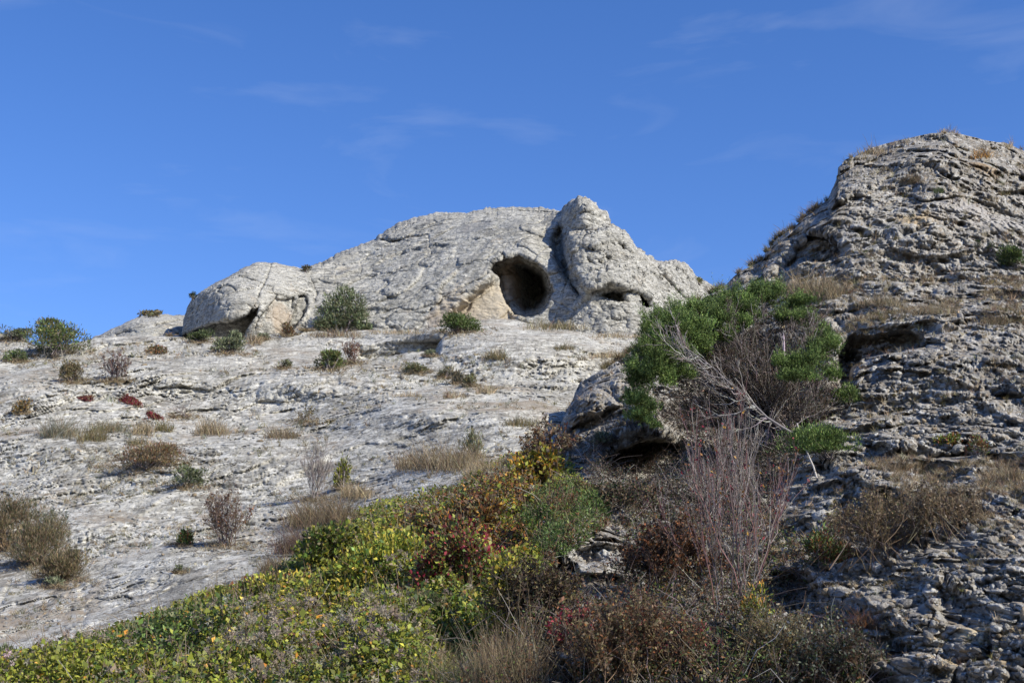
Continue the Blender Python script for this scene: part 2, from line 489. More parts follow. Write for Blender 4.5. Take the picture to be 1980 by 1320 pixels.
# ---- the outcrop with the cave
cliff_top = interp([(555, 560), (575, 532), (590, 522), (620, 511), (660, 489), (700, 474), (728, 464), (733, 456), (760, 441), (790, 425), (850, 412),
                    (900, 414), (940, 405), (1000, 402), (1055, 405), (1080, 410), (1086, 411), (1092, 402), (1106, 393), (1121, 383), (1131, 385),
                    (1150, 401), (1160, 411), (1171, 413), (1176, 437), (1205, 449), (1225, 479), (1260, 502), (1280, 511), (1295, 506),
                    (1312, 506), (1327, 514), (1345, 537), (1370, 549), (1397, 568), (1420, 600), (1450, 640)])
cliff_depth = tps([
    (555, 660, 51.5), (555, 560, 53), (590, 530, 54.3), (600, 600, 52.2), (650, 660, 51.0), (650, 540, 54), (660, 490, 57.5), (750, 660, 50.6), (750, 560, 52.2), (740, 460, 58),
    (850, 660, 50.3), (850, 530, 51.8), (850, 415, 58), (950, 660, 50), (930, 480, 52.4), (960, 404, 57), (1000, 660, 50), (1020, 460, 52),
    (1060, 410, 56), (1065, 600, 50.4), (1070, 480, 52.2), (1125, 388, 51.6), (1130, 480, 50.6), (1150, 660, 49.3), (1150, 560, 50.0), (1200, 450, 52.5), (1220, 560, 50.3),
    (1240, 660, 49.6), (1270, 520, 54), (1310, 508, 56.5), (1310, 640, 51.5), (1395, 577, 60), (1400, 660, 55), (1450, 640, 62)])

_ct = cliff_top
def cliff_top(x):                                  # broken skyline
    q = np.stack([x / 17.0, x * 0, x * 0 + 5], -1); q2 = np.stack([x / 6.0, x * 0, x * 0 + 9], -1)
    return _ct(x) - 5.0 * np.round(fbm(q, 2, 55) * 3) / 3 - 2.0 * perlin(q2, 57)

def cliff_features(px, py, Y, v):
    shp = px.shape
    q = np.stack([px.ravel(), py.ravel(), 0 * px.ravel()], -1)
    wx = fbm(q / 28.0, 3, 15).reshape(shp) * 7; wy = fbm(q / 28.0, 3, 19).reshape(shp) * 7
    X, Z = px + wx, py + wy
    ck = smooth(-0.5, 0.2, fbm(q / 14.0, 3, 29)).reshape(shp)
    def dent(poly, d, e=6.0, raw=False):
        s = poly_sd(px if raw else X, py if raw else Z, poly)
        return d * smooth(0, e, s)
    Y = Y + 1.6 * np.clip((v - 0.94) / 0.06, 0, 1) ** 2.0        # round over the skyline
    # alcove of tan rock left of the cave, then the cave itself
    Y = Y + dent([(855, 618), (872, 594), (902, 566), (936, 540), (958, 512), (985, 530), (1010, 630), (930, 648), (860, 640)], 1.0, 22)
    s = poly_sd(px + wx * 1.15, py + wy * 1.15, [(946, 522), (956, 506), (974, 496), (1000, 493), (1026, 499), (1052, 519), (1068, 543), (1072, 568),
                                                 (1060, 592), (1042, 611), (1014, 619), (992, 610), (980, 596), (970, 572), (962, 545)])
    Y = Y + 1.5 * smooth(-0.5, 2.0, s) + (0.5 + 4.6 * smooth(968, 1058, X)) * smooth(4, 24, s)
    # sill in front of the cave mouth
    # tall shaded recess left of the pinnacle
    Y = Y + dent([(1080, 428), (1100, 432), (1101, 500), (1112, 540), (1132, 574), (1118, 592), (1104, 570), (1092, 548), (1072, 522), (1058, 470), (1070, 440)], 1.7, 17)
    # head block of the pinnacle and the lip beneath it
    s = poly_sd(px + wx * 0.3, py + wy * 0.3, [(1083, 434), (1094, 392), (1125, 376), (1158, 392), (1184, 410), (1174, 430), (1140, 442), (1110, 440)])
    Y = Y + (-0.62 + 0.9 * np.abs(X - 1122) / 50 + 0.25 * np.clip((Z - 405) / 40, -1, 1)) * smooth(-1, 4, s)
    s = poly_sd(X, Z, [(1092, 450), (1130, 452), (1178, 440), (1215, 448), (1245, 515), (1240, 570), (1180, 552), (1135, 566), (1112, 530), (1100, 480)])
    Y = Y - 0.85 * smooth(0, 9, s)
    s = poly_sd(X, Z, [(1165, 405), (1185, 415), (1182, 440), (1160, 436)])
    Y = Y + 0.5 * smooth(-1, 5, s)
    s = poly_sd(X, Z, [(1268, 515), (1295, 504), (1325, 512), (1345, 540), (1345, 580), (1320, 575), (1290, 545)])
    Y = Y - 0.6 * smooth(-1, 7, s)
    for poly, d, e in (([(1150, 574), (1165, 560), (1188, 552), (1204, 562), (1222, 592), (1200, 595), (1175, 588)], 1.3, 10),
                       ([(1229, 566), (1242, 563), (1254, 575), (1265, 598), (1248, 602), (1234, 590)], 2.4, 5),
                       ([(1192, 472), (1206, 470), (1220, 486), (1198, 487)], 0.9, 4),
                       ([(775, 462), (800, 455), (832, 456), (834, 462), (800, 462), (770, 470), (740, 470), (735, 462)], 0.5, 3),
                       ([(795, 605), (820, 600), (835, 606), (815, 612)], 0.8, 4), ([(775, 540), (788, 541), (785, 547)], 0.5, 3),
                       ([(963, 490), (975, 486), (978, 496), (966, 497)], 0.6, 3), ([(696, 505), (704, 522), (697, 532)], 0.4, 3)):
        Y = Y + dent(poly, d, e)
    for pts, wd, d in (([(725, 610), (770, 597), (800, 600), (840, 590), (870, 570), (905, 552), (945, 530)], 2.2, 0.7),
                       ([(830, 600), (860, 580), (900, 568)], 2.0, 0.5), ([(830, 460), (834, 490)], 1.6, 0.4),
                       ([(1095, 540), (1090, 575), (1082, 600), (1070, 625)], 2.0, 0.6), ([(1140, 430), (1128, 470), (1135, 500), (1160, 520)], 2.6, 0.5),
                       ([(1280, 512), (1300, 512), (1325, 528), (1335, 560)], 2.0, 0.7), ([(1345, 541), (1348, 570)], 2.0, 0.8),
                       ([(560, 640), (600, 600), (612, 570), (600, 540)], 3, 0.5), ([(735, 464), (755, 470), (775, 462)], 2.0, 0.5),
                       ([(1350, 565), (1375, 575), (1392, 580)], 2, 0.5), ([(650, 655), (690, 620), (720, 612)], 2.0, 0.4),
                       ([(1000, 440), (1040, 432), (1070, 415)], 1.8, 0.35), ([(560, 648), (588, 610), (596, 580)], 4, 0.5)):
        Y = Y + 0.7 * d * np.exp(-(seg_dist(X, Z, pts) / (wd * 0.8)) ** 2) * ck
    return Y

def cliff_displace(P, nf, nr):
    shp = P.shape[:2]
    fade = np.ones(shp); fade[nr + 1:] = 0.3
    p = P.reshape(-1, 3).astype(f32)
    P = face(P, (0.25 * fbm(p / 3.2, 3, 121) + 0.07 * ridged(p / 1.2, 3, 131)) * fade.ravel())
    p = P.reshape(-1, 3).astype(f32)
    wq = p + 0.35 * np.stack([fbm(p * 0.8, 3, 181), fbm(p * 0.8, 3, 182), fbm(p * 0.8, 3, 183)], -1)
    f1, f2, cid = worley(wq @ np.array([[0.9, 0.2, -0.4], [0, 1, 0], [0.4, 0, 0.9]], f32) / np.array([1.9, 1.6, 1.0], f32), 145)
    P = face(P, (0.40 * (cid - 0.5) * smooth(0, 0.07, f2 - f1) - 0.06 * (1 - smooth(0, 0.06, f2 - f1))) * fade.ravel())
    f1, f2, cid = worley((p + 0.2 * np.stack([fbm(p * 1.4, 2, 185), fbm(p * 1.4, 2, 186), fbm(p * 1.4, 2, 187)], -1)) / np.array([0.75, 0.7, 0.5], f32), 147)
    P = face(P, 0.15 * (cid - 0.5) * smooth(0, 0.1, f2 - f1) * fade.ravel() * (0.4 + smooth(2.4, 3.6, p[:, 0])))
    p = P.reshape(-1, 3).astype(f32)
    rough = smooth(1.8, 2.5, p[:, 0]) * (1 - 0.5 * smooth(5.0, 7.0, p[:, 0]))                        # the pinnacle side is far more pitted
    f1, f2, c = worley(p / np.array([0.5, 0.5, 0.32], f32), 141)
    P = push(P, (0.07 * ridged(p / np.array([0.9, 0.9, 0.55], f32), 4, 191) + 0.05 * fbm(p / 0.5, 4, 193, 0.6)) * fade.ravel())
    p = P.reshape(-1, 3).astype(f32)
    b = -0.22 * smooth(0.72, 0.95, c) * (1 - smooth(0.1, 0.42, f1)) * (0.35 + rough)
    b = b + (0.02 + 0.085 * rough) * ridged(p / 0.45, 3, 151) + 0.028 * fbm(p / 0.16, 3, 161)
    b = b + 0.12 * strata(p, 0.45, 19, (-0.25, -0.10), 0.9) * smooth(0.0, 0.35, fbm(p / 2.5, 2, 171))
    return push(P, b * fade.ravel())

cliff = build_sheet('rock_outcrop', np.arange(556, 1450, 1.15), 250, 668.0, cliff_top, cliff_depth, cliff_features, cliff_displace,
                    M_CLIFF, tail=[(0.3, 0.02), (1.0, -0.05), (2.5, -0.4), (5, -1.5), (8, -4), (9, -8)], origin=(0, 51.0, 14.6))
tag(cliff, 'big pale limestone outcrop on the skyline with a dark round cave mouth', 'rock outcrop')

# ---- the overhanging block at its left
block_top = interp([(340, 672), (354, 650), (358, 618), (364, 596), (372, 580), (390, 564), (420, 548), (450, 532), (480, 516), (500, 509), (525, 510),
                    (560, 516), (590, 523), (604, 545), (612, 600), (618, 668)])
block_depth = tps([(345, 665, 54), (360, 610, 54), (375, 580, 53), (400, 640, 50.6), (420, 600, 49.8), (450, 580, 49.6), (450, 534, 52), (500, 512, 53.5),
                   (500, 570, 50.2), (480, 660, 50.2), (540, 660, 50.6), (540, 560, 51.4), (560, 518, 54.5), (600, 530, 54.2), (600, 600, 52.2), (600, 660, 52)])

def block_features(px, py, Y, v):
    shp = px.shape
    q = np.stack([px.ravel(), py.ravel(), 0 * px.ravel()], -1)
    wx = fbm(q / 24.0, 3, 215).reshape(shp) * 5; wy = fbm(q / 24.0, 3, 219).reshape(shp) * 5
    X, Z = px + wx, py + wy
    ck = smooth(-0.5, 0.2, fbm(q / 14.0, 3, 29)).reshape(shp)
    Y = Y + 1.0 * np.clip((v - 0.93) / 0.07, 0, 1) ** 2
    s = poly_sd(X, Z, [(352, 646), (390, 630), (412, 623), (440, 620), (468, 611), (489, 597), (505, 585), (500, 610), (480, 640), (470, 680), (345, 690)])
    Y = Y + 2.2 * smooth(0, 4, s)
    s = poly_sd(X, Z, [(548, 655), (556, 625), (572, 585), (574, 570), (590, 568), (600, 584), (590, 612), (570, 640), (560, 668)])
    Y = Y + 3.6 * smooth(0, 6, s)
    s = poly_sd(X, Z, [(500, 640), (506, 605), (530, 575), (575, 568), (572, 600), (550, 650), (520, 680)])
    Y = Y + 0.5 * smooth(0, 8, s)
    for pts, wd, d in (([(524, 508), (514, 545), (505, 560), (495, 585), (478, 606)], 2.2, 0.7), ([(537, 572), (520, 590), (503, 612), (492, 635)], 2.2, 0.7),
                       ([(424, 560), (438, 554), (446, 555), (454, 561)], 2.2, 0.6), ([(422, 568), (430, 571)], 3, 0.4)):
        Y = Y + 1.1 * d * np.exp(-(seg_dist(X, Z, pts) / (wd * 0.9)) ** 2) * (0.4 + 0.6 * ck)
    return Y

def block_displace(P, nf, nr):
    shp = P.shape[:2]
    fade = np.ones(shp); fade[nr + 1:] = 0.3
    p = P.reshape(-1, 3).astype(f32)
    f1, f2, cid = worley((p + 0.3 * np.stack([fbm(p * 0.8, 3, 281), fbm(p * 0.8, 3, 282), fbm(p * 0.8, 3, 283)], -1)) / np.array([2.0, 1.6, 0.9], f32), 245)
    P = face(P, (0.20 * (cid - 0.5) - 0.08 * (1 - smooth(0, 0.07, f2 - f1))) * fade.ravel())
    p = P.reshape(-1, 3).astype(f32)
    P = face(P, (0.12 * fbm(p / 1.8, 3, 221) + 0.05 * ridged(p / 0.8, 3, 231)) * fade.ravel())
    p = P.reshape(-1, 3).astype(f32)
    f1, f2, c = worley(p / np.array([0.5, 0.5, 0.3], f32), 241)
    P = push(P, (0.055 * ridged(p / np.array([0.9, 0.9, 0.55], f32), 4, 291) + 0.04 * fbm(p / 0.5, 4, 293, 0.6)) * fade.ravel())
    p = P.reshape(-1, 3).astype(f32)
    b = -0.14 * smooth(0.75, 0.95, c) * (1 - smooth(0.1, 0.42, f1)) + 0.03 * ridged(p / 0.4, 3, 251) + 0.025 * fbm(p / 0.15, 3, 261)
    return push(P, b * fade.ravel())

block = build_sheet('rock_block', np.arange(342, 619, 1.0), 150, 680.0, block_top, block_depth, block_features, block_displace, M_CLIFF,
                    tail=[(0.3, 0.0), (0.8, -0.1), (1.8, -0.5), (3.0, -2.0), (3.4, -5)], origin=(-9.8, 50.5, 14.2))
tag(block, 'undercut grey rock block leaning on the left end of the outcrop', 'rock')

# ---- low rock dome behind the crest, far left
dome_top = interp([(130, 690), (160, 668), (182, 654), (210, 641), (235, 630), (256, 618), (275, 612), (310, 609), (345, 611), (380, 613), (420, 640), (450, 680)])
dome_depth = tps([(140, 690, 54), (180, 656, 57), (250, 680, 52.5), (260, 620, 56), (320, 611, 57), (320, 680, 52.3), (420, 680, 53.5), (420, 640, 57)])
def dome_features(px, py, Y, v):
    for pts, wd, d in (([(225, 650), (240, 643), (252, 641)], 2.2, 0.5), ([(330, 640), (355, 652), (372, 640)], 3, 0.5), ([(300, 630), (345, 622), (370, 626)], 2, 0.5)):
        Y = Y + d * np.exp(-(seg_dist(px, py, pts) / wd) ** 2)
    return Y + 1.8 * np.clip((v - 0.8) / 0.2, 0, 1) ** 2
dome = build_sheet('rock_dome', np.arange(130, 451, 1.3), 70, 700.0, dome_top, dome_depth, dome_features, block_displace, M_CLIFF,
                   tail=[(0.3, 0.0), (0.8, -0.1), (2, -0.5), (4.0, -2.0), (5, -6)], origin=(-14.5, 54, 14.4))
tag(dome, 'low pale rounded rock rising behind the crest beside the leaning block', 'rock')

# ---- the rough conglomerate bluff at the right
bluff_top = interp([(1000, 1010), (1040, 1000), (1054, 985), (1075, 958), (1096, 905), (1104, 800), (1112, 772), (1130, 745), (1160, 727), (1190, 708), (1240, 672), (1300, 610),
                    (1360, 585), (1415, 560), (1426, 546), (1440, 527), (1465, 515), (1480, 504), (1485, 480), (1500, 463), (1530, 444), (1560, 418),
                    (1585, 398), (1603, 382), (1616, 350), (1622, 325), (1640, 311), (1665, 298), (1700, 288), (1760, 271), (1800, 261), (1830, 256),
                    (1860, 261), (1900, 271), (1940, 281), (1980, 299), (2050, 330), (2200, 390), (2700, 520)])
bluff_depth = tps([
    (1000, 1440, 11.8), (1300, 1440, 11.0), (1600, 1440, 10.5), (1980, 1440, 9.3), (2300, 1440, 8.6),
    (2000, 1200, 10.4), (2000, 1050, 12), (2000, 900, 15), (2000, 750, 18.5), (2000, 620, 23), (2000, 480, 28), (2000, 310, 33.5),
    (2300, 900, 14), (2300, 600, 24), (2300, 430, 32),
    (1800, 1250, 10.8), (1800, 1100, 12.2), (1800, 950, 14.8), (1800, 850, 17.3), (1800, 720, 20), (1800, 620, 23.5), (1800, 540, 26.5), (1800, 400, 29), (1830, 252, 33),
    (1600, 1250, 11.7), (1600, 1080, 13.8), (1600, 930, 16.4), (1600, 850, 19), (1640, 700, 22.5), (1600, 580, 27), (1600, 470, 28.8), (1612, 360, 31),
    (1700, 300, 33), (1450, 525, 31), (1430, 620, 27.5), (1450, 750, 24), (1450, 880, 21), (1450, 1000, 17.0), (1450, 1200, 12.4), (1300, 1250, 12.2), (1300, 1050, 16.5),
    (1300, 900, 20.5), (1300, 760, 24), (1240, 690, 26.5), (1200, 760, 23.5), (1150, 850, 22.5), (1120, 780, 25), (1200, 960, 19.2), (1130, 1010, 16.9), (1080, 1080, 15.6), (1100, 1200, 12.8)])

def bluff_features(px, py, Y, v):
    shp = px.shape
    q = np.stack([px.ravel(), py.ravel(), 0 * px.ravel()], -1)
    wx = (fbm(q / 70.0, 4, 315) * 26).reshape(shp); wy = (fbm(q / 70.0, 4, 319) * 22).reshape(shp)
    X, Z = px + wx, py + wy
    Y = Y + 2.5 * np.clip((v - 0.93) / 0.07, 0, 1) ** 2
    def dent(poly, d, e):
        return d * smooth(0, e, poly_sd(X, Z, poly))
    # undercut ledge on the peak's left shoulder
    Y = Y + dent([(1540, 470), (1560, 450), (1600, 446), (1622, 466), (1645, 490), (1610, 520), (1560, 520), (1500, 540), (1490, 525)], 1.5, 12)
    # big shaded undercut right of the bush
    Y = Y + dent([(1645, 650), (1700, 640), (1760, 634), (1790, 644), (1806, 688), (1770, 690), (1720, 700), (1680, 720), (1668, 760), (1610, 760), (1600, 700)], 1.5, 14)
    Y = Y + dent([(1610, 680), (1650, 660), (1670, 700), (1660, 745), (1620, 770), (1590, 760)], 1.4, 12)
    # recess behind and below the big bush, and under the rock nose
    Y = Y + dent([(1340, 660), (1480, 640), (1600, 680), (1610, 760), (1560, 840), (1480, 900), (1300, 920), (1260, 820)], 1.4, 40)
    Y = Y + dent([(1140, 905), (1160, 868), (1210, 848), (1260, 830), (1330, 860), (1340, 930), (1240, 960), (1170, 950)], 3.0, 16)
    Y = Y + dent([(1065, 1050), (1090, 1085), (1120, 1090), (1135, 1120), (1110, 1150), (1060, 1140)], 0.8, 10)
    sn = poly_sd(X, Z, [(1108, 780), (1140, 745), (1200, 720), (1260, 760), (1270, 825), (1210, 842), (1160, 862), (1130, 880), (1112, 850)])
    Y = Y - 0.45 * smooth(-3, 10, sn)
    # hollows low on the right
    Y = Y + dent([(1560, 905), (1600, 895), (1630, 905), (1622, 940), (1570, 945)], 0.7, 10)
    Y = Y + dent([(1800, 1125), (1840, 1135), (1880, 1150), (1870, 1175), (1815, 1170)], 0.35, 8)
    Y = Y + dent([(1700, 1240), (1760, 1262), (1770, 1290), (1720, 1280)], 0.35, 8)
    Y = Y + dent([(1760, 1055), (1810, 1060), (1800, 1085), (1768, 1085)], 0.3, 8)
    Y = Y + dent([(1590, 1165), (1640, 1165), (1630, 1185), (1596, 1185)], 0.3, 6)
    for pts, wd, d in (([(1620, 345), (1660, 325), (1720, 306)], 3, 0.6), ([(1590, 650), (1640, 628), (1700, 605)], 3, 0.5),
                       ([(1790, 880), (1850, 888), (1980, 880)], 6, 0.45), ([(1930, 378), (1980, 376)], 4, 0.5), ([(1540, 445), (1620, 400), (1660, 380)], 4, 0.4),
                       ([(1700, 350), (1760, 330), (1850, 345)], 4, 0.35), ([(1500, 930), (1600, 960), (1700, 950)], 5, 0.3), ([(1640, 450), (1720, 470), (1790, 440)], 5, 0.4)):
        Y = Y + d * np.exp(-(seg_dist(X, Z, pts) / wd) ** 2)
    return Y

def bluff_displace(P, nf, nr):
    shp = P.shape[:2]
    fade = np.ones(shp); fade[nr + 1:] = 0.4
    fade = fade.ravel()
    slope = np.clip(np.gradient(P[..., 1], axis=0) / np.maximum(np.gradient(P[..., 2], axis=0), 1e-4), 0, 1.5).ravel()
    p = P.reshape(-1, 3).astype(f32)
    P = push(P, (0.30 * fbm(p / 3.2, 3, 321) + 0.10 * ridged(p / np.array([2.0, 2.0, 1.0], f32), 3, 331)) * fade)
    p = P.reshape(-1, 3).astype(f32)
    w = np.stack([fbm(p * 1.1, 3, 333), fbm(p * 1.1, 3, 334), fbm(p * 1.1, 3, 335)], -1)
    q = p * np.array([1, 0.14, 1], f32)
    m = smooth(-0.25, 0.3, fbm(q / 1.7, 3, 371))
    w = np.stack([fbm(q * 1.2, 3, 333), fbm(q * 1.2, 3, 334), fbm(q * 1.2, 3, 335)], -1)
    wq = q + 0.30 * w; wq[:, 2] -= 0.10 * wq[:, 0]
    f1, f2, c = worley(wq / np.array([1.25, 1.1, 0.95], f32), 341)
    b = (0.70 * (c - 0.4) * smooth(0, 0.16, f2 - f1) - 0.12 * (1 - smooth(0, 0.07, f2 - f1))) * (0.25 + m)
    b = b - 0.75 * smooth(0.74, 0.84, c) * (1 - smooth(0.12, 0.42, f1))
    f1, f2, c, dz = worley((q + 0.14 * w) / np.array([0.42, 0.40, 0.36], f32), 342, True)
    b = b + 0.6 * slope * dz * 0.36 * smooth(-0.45, 0.15, fbm(q / 1.1, 2, 393))
    m2 = smooth(-0.15, 0.35, fbm(q / 0.9, 3, 391))
    b = b + (0.36 * (c - 0.45) * smooth(0, 0.14, f2 - f1) + 0.10 * np.sqrt(np.clip(1 - f1 * f1, 0, 1)) - 0.04 * (1 - smooth(0, 0.12, f2 - f1))) * (0.2 + m2)
    b = b - 0.40 * smooth(0.80, 0.88, c) * (1 - smooth(0.12, 0.45, f1))
    b = b + 0.52 * fbm(q / np.array([0.46, 0.5, 0.46], f32), 5, 395, 0.66)
    near = 1.15 - smooth(11, 28, p[:, 1]) * 0.5
    f1, f2, c, dz = worley((q + 0.04 * w) / np.array([0.15, 0.14, 0.13], f32), 343, True)
    b = b + 0.5 * slope * dz * 0.13
    b = b + (0.16 * (c - 0.5) + 0.06 * np.sqrt(np.clip(1 - f1 * f1, 0, 1)) - 0.05 * (1 - smooth(0, 0.16, f2 - f1))) * near
    b = b - 0.35 * smooth(0.90, 0.99, c) * (1 - smooth(0.1, 0.5, f1))
    f1, f2, c = worley(q / np.array([0.062, 0.06, 0.06], f32), 345)
    b = b + (0.075 * (c - 0.5) + 0.03 * np.sqrt(np.clip(1 - f1 * f1, 0, 1))) * near
    return face(P, b * fade)

bc = np.concatenate([np.arange(1000, 2030, 1.6), np.linspace(2040, 2700, 60)])
bluff = build_sheet('rocky_bluff', bc, 620, 1440.0, bluff_top, bluff_depth, bluff_features, bluff_displace, M_BLUFF,
                    tail=[(0.3, 0.0), (0.9, -0.15), (2, -0.9), (4, -3), (7, -8), (8, -13)],
                    foot=[(5.5, -0.6, 1.0), (3.0, -1.2, 1.3)], origin=(5.0, 14.0, 0.5))
tag(bluff, 'rough dark grey bluff of pebbly rock climbing to a peak at the right edge', 'bluff')

# ---- the plain all of this stands on
m = bpy.data.materials.new('dry_plain'); m.use_nodes = True
_b = m.node_tree.nodes['Principled BSDF']; _b.inputs['Roughness'].default_value = 1.0
_n = m.node_tree.nodes.new('ShaderNodeTexNoise'); _n.inputs['Scale'].default_value = 400.0; _n.inputs['Detail'].default_value = 8.0
_g = m.node_tree.nodes.new('ShaderNodeTexCoord'); m.node_tree.links.new(_g.outputs['Generated'], _n.inputs['Vector'])
_r = m.node_tree.nodes.new('ShaderNodeValToRGB')
_r.color_ramp.elements[0].color = (0.10, 0.09, 0.05, 1); _r.color_ramp.elements[1].color = (0.26, 0.22, 0.14, 1)
m.node_tree.links.new(_n.outputs['Fac'], _r.inputs['Fac']); m.node_tree.links.new(_r.outputs['Color'], _b.inputs['Base Color'])
ang = np.linspace(0, 2 * math.pi, 97)[:-1]
rad = np.array([1.0, 40, 150, 600, 2000, 5000])
gp = np.stack([np.outer(rad, np.cos(ang)), np.outer(rad, np.sin(ang)), np.full((6, 96), -1.6)], -1)
gp = np.concatenate([gp, gp[:, :1]], 1)[:, ::1]
plain = grid_mesh('ground', gp[::-1], m)
tag(plain, kind='structure')
# ------------------------------------------------------------------ finding the ground under a point of the view
ZX0, ZY0, ZC = -330, 200, 3.0
ZW, ZH = 880, 420
def make_zbuf(names):
    P = np.concatenate([SHEETS[n][0] for n in names]); Nn = np.concatenate([SHEETS[n][1] for n in names])
    x, y, f = to_pix(P)
    cx = ((x - ZX0) / ZC).astype(int); cy = ((y - ZY0) / ZC).astype(int)
    ok = (cx >= 0) & (cx < ZW) & (cy >= 0) & (cy < ZH) & (f > 1)
    idx = np.nonzero(ok)[0]
    idx = idx[np.argsort(-f[idx])]
    zi = np.full((ZH, ZW), -1)
    zi[cy[idx], cx[idx]] = idx       # nearest written last
    solid = zi >= 0
    for _ in range(14):
        hole = zi < 0
        if not hole.any(): break
        for dy, dx in ((1, 0), (-1, 0), (0, 1), (0, -1)):
            sh = np.roll(zi, (dy, dx), (0, 1))
            fill = (zi < 0) & (sh >= 0)
            zi[fill] = sh[fill]
    return P, Nn, zi, solid
ZB = {'all': make_zbuf(list(SHEETS)), 'hill': make_zbuf(['hillside']), 'bluff': make_zbuf(['rocky_bluff']),
      'cliff': make_zbuf(['rock_outcrop'])}

def hit(px, py, which='all'):
    """ground points (N,3), normals and viewing depth under photograph pixels"""
    P, Nn, zi, solid = ZB[which]
    px = np.atleast_1d(np.asarray(px, float)); py = np.atleast_1d(np.asarray(py, float))
    cx = np.clip(((px - ZX0) / ZC).astype(int), 0, ZW - 1); cy = np.clip(((py - ZY0) / ZC).astype(int), 0, ZH - 1)
    k = zi[cy, cx]; moved = k < 0
    for _ in range(60):                       # off the top of the sheet: step down to it
        bad = k < 0
        if not bad.any(): break
        cy[bad] = np.clip(cy[bad] + 1, 0, ZH - 1)
        k = zi[cy, cx]
    p = P[k].astype(float); n = Nn[k].astype(float)
    # slide to the exact pixel at the same depth, unless the surface does not reach there
    Y = p[:, 1] - EYE[1]
    ok = solid[cy, cx] & ~moved
    return np.where(ok[:, None], at(px, py, Y), p), n, Y

def place(px, py, which='all'):
    p, n, Y = hit(px, py, which)
    return p[0], Y[0] / F * 1.0

# ------------------------------------------------------------------ plant materials
def leaf_material(name, rough=0.6, trans=0.25, spec=0.3):
    m = bpy.data.materials.new(name); m.use_nodes = True
    t = m.node_tree; b = t.nodes['Principled BSDF']; L = t.links.new
    b.inputs['Roughness'].default_value = rough
    b.inputs['Specular IOR Level'].default_value = spec
    a = t.nodes.new('ShaderNodeAttribute'); a.attribute_name = 'tint'
    L(a.outputs['Color'], b.inputs['Base Color'])
    if trans > 0:
        tr = t.nodes.new('ShaderNodeBsdfTranslucent'); L(a.outputs['Color'], tr.inputs['Color'])
        mxs = t.nodes.new('ShaderNodeMixShader'); mxs.inputs['Fac'].default_value = trans
        L(b.outputs['BSDF'], mxs.inputs[1]); L(tr.outputs['BSDF'], mxs.inputs[2])
        L(mxs.outputs['Shader'], t.nodes['Material Output'].inputs['Surface'])
    return m
M_LEAF = leaf_material('leaves', 0.55, 0.28, 0.35)
M_NEEDLE = leaf_material('needles', 0.6, 0.15, 0.25)
M_GRASS = leaf_material('dry_grass_blades', 0.75, 0.25, 0.2)
M_TWIG = leaf_material('twig_bark', 0.85, 0.0, 0.15)
M_FLUFF = leaf_material('seed_fluff', 0.9, 0.35, 0.05)

C = dict(
    jun=[(0.085, 0.115, 0.045), (0.12, 0.15, 0.055), (0.17, 0.19, 0.075), (0.065, 0.085, 0.04)],
    junb=[(0.10, 0.155, 0.035), (0.15, 0.21, 0.055), (0.20, 0.255, 0.075), (0.07, 0.11, 0.03)],
    heath=[(0.072, 0.112, 0.032), (0.10, 0.15, 0.042), (0.145, 0.195, 0.056), (0.05, 0.08, 0.026)],
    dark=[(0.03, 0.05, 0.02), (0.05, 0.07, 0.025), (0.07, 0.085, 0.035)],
    pine=[(0.08, 0.11, 0.055), (0.11, 0.14, 0.065), (0.15, 0.175, 0.09), (0.17, 0.165, 0.09)],
    sage=[(0.19, 0.21, 0.12), (0.24, 0.26, 0.16), (0.15, 0.17, 0.09)],
    grey=[(0.17, 0.18, 0.13), (0.22, 0.22, 0.17), (0.13, 0.14, 0.10)],
    olive=[(0.14, 0.13, 0.06), (0.19, 0.16, 0.07), (0.11, 0.11, 0.05), (0.22, 0.17, 0.07)],
    straw=[(0.38, 0.30, 0.18), (0.30, 0.23, 0.14), (0.45, 0.37, 0.24), (0.25, 0.19, 0.11)],
    tuft=[(0.24, 0.18, 0.11), (0.18, 0.15, 0.085), (0.29, 0.225, 0.14), (0.13, 0.115, 0.07)],
    brown=[(0.15, 0.10, 0.06), (0.20, 0.14, 0.08), (0.11, 0.075, 0.05), (0.24, 0.18, 0.11)],
    rust=[(0.20, 0.075, 0.03), (0.15, 0.06, 0.03), (0.25, 0.11, 0.04), (0.11, 0.05, 0.03)],
    red=[(0.28, 0.035, 0.05), (0.22, 0.02, 0.04), (0.33, 0.06, 0.07)],
    crim=[(0.17, 0.018, 0.034), (0.22, 0.028, 0.046), (0.12, 0.014, 0.026)],
    purple=[(0.13, 0.085, 0.085), (0.17, 0.11, 0.11), (0.10, 0.065, 0.065)],
    redtwig=[(0.19, 0.105, 0.10), (0.23, 0.115, 0.11), (0.16, 0.10, 0.10)],
    greytwig=[(0.24, 0.205, 0.185), (0.30, 0.27, 0.245), (0.19, 0.16, 0.145)],
    darktwig=[(0.10, 0.082, 0.075), (0.14, 0.115, 0.105), (0.075, 0.06, 0.056)],  # grey twigs darkened so bushes and undergrowth look more shaded
    umber=[(0.075, 0.048, 0.03), (0.10, 0.062, 0.036), (0.055, 0.038, 0.027)],
    deadwood=[(0.36, 0.335, 0.31), (0.30, 0.275, 0.255), (0.42, 0.395, 0.37)],
    green=[(0.09, 0.145, 0.03), (0.12, 0.18, 0.04), (0.065, 0.11, 0.025)],
    lime=[(0.23, 0.25, 0.035), (0.30, 0.30, 0.042), (0.17, 0.20, 0.03)],
    yellow=[(0.46, 0.38, 0.055), (0.54, 0.43, 0.07), (0.38, 0.34, 0.05)],
    amber=[(0.42, 0.20, 0.03), (0.5, 0.27, 0.05)],
    fluff=[(0.35, 0.295, 0.225), (0.43, 0.37, 0.295), (0.28, 0.235, 0.18)],
)
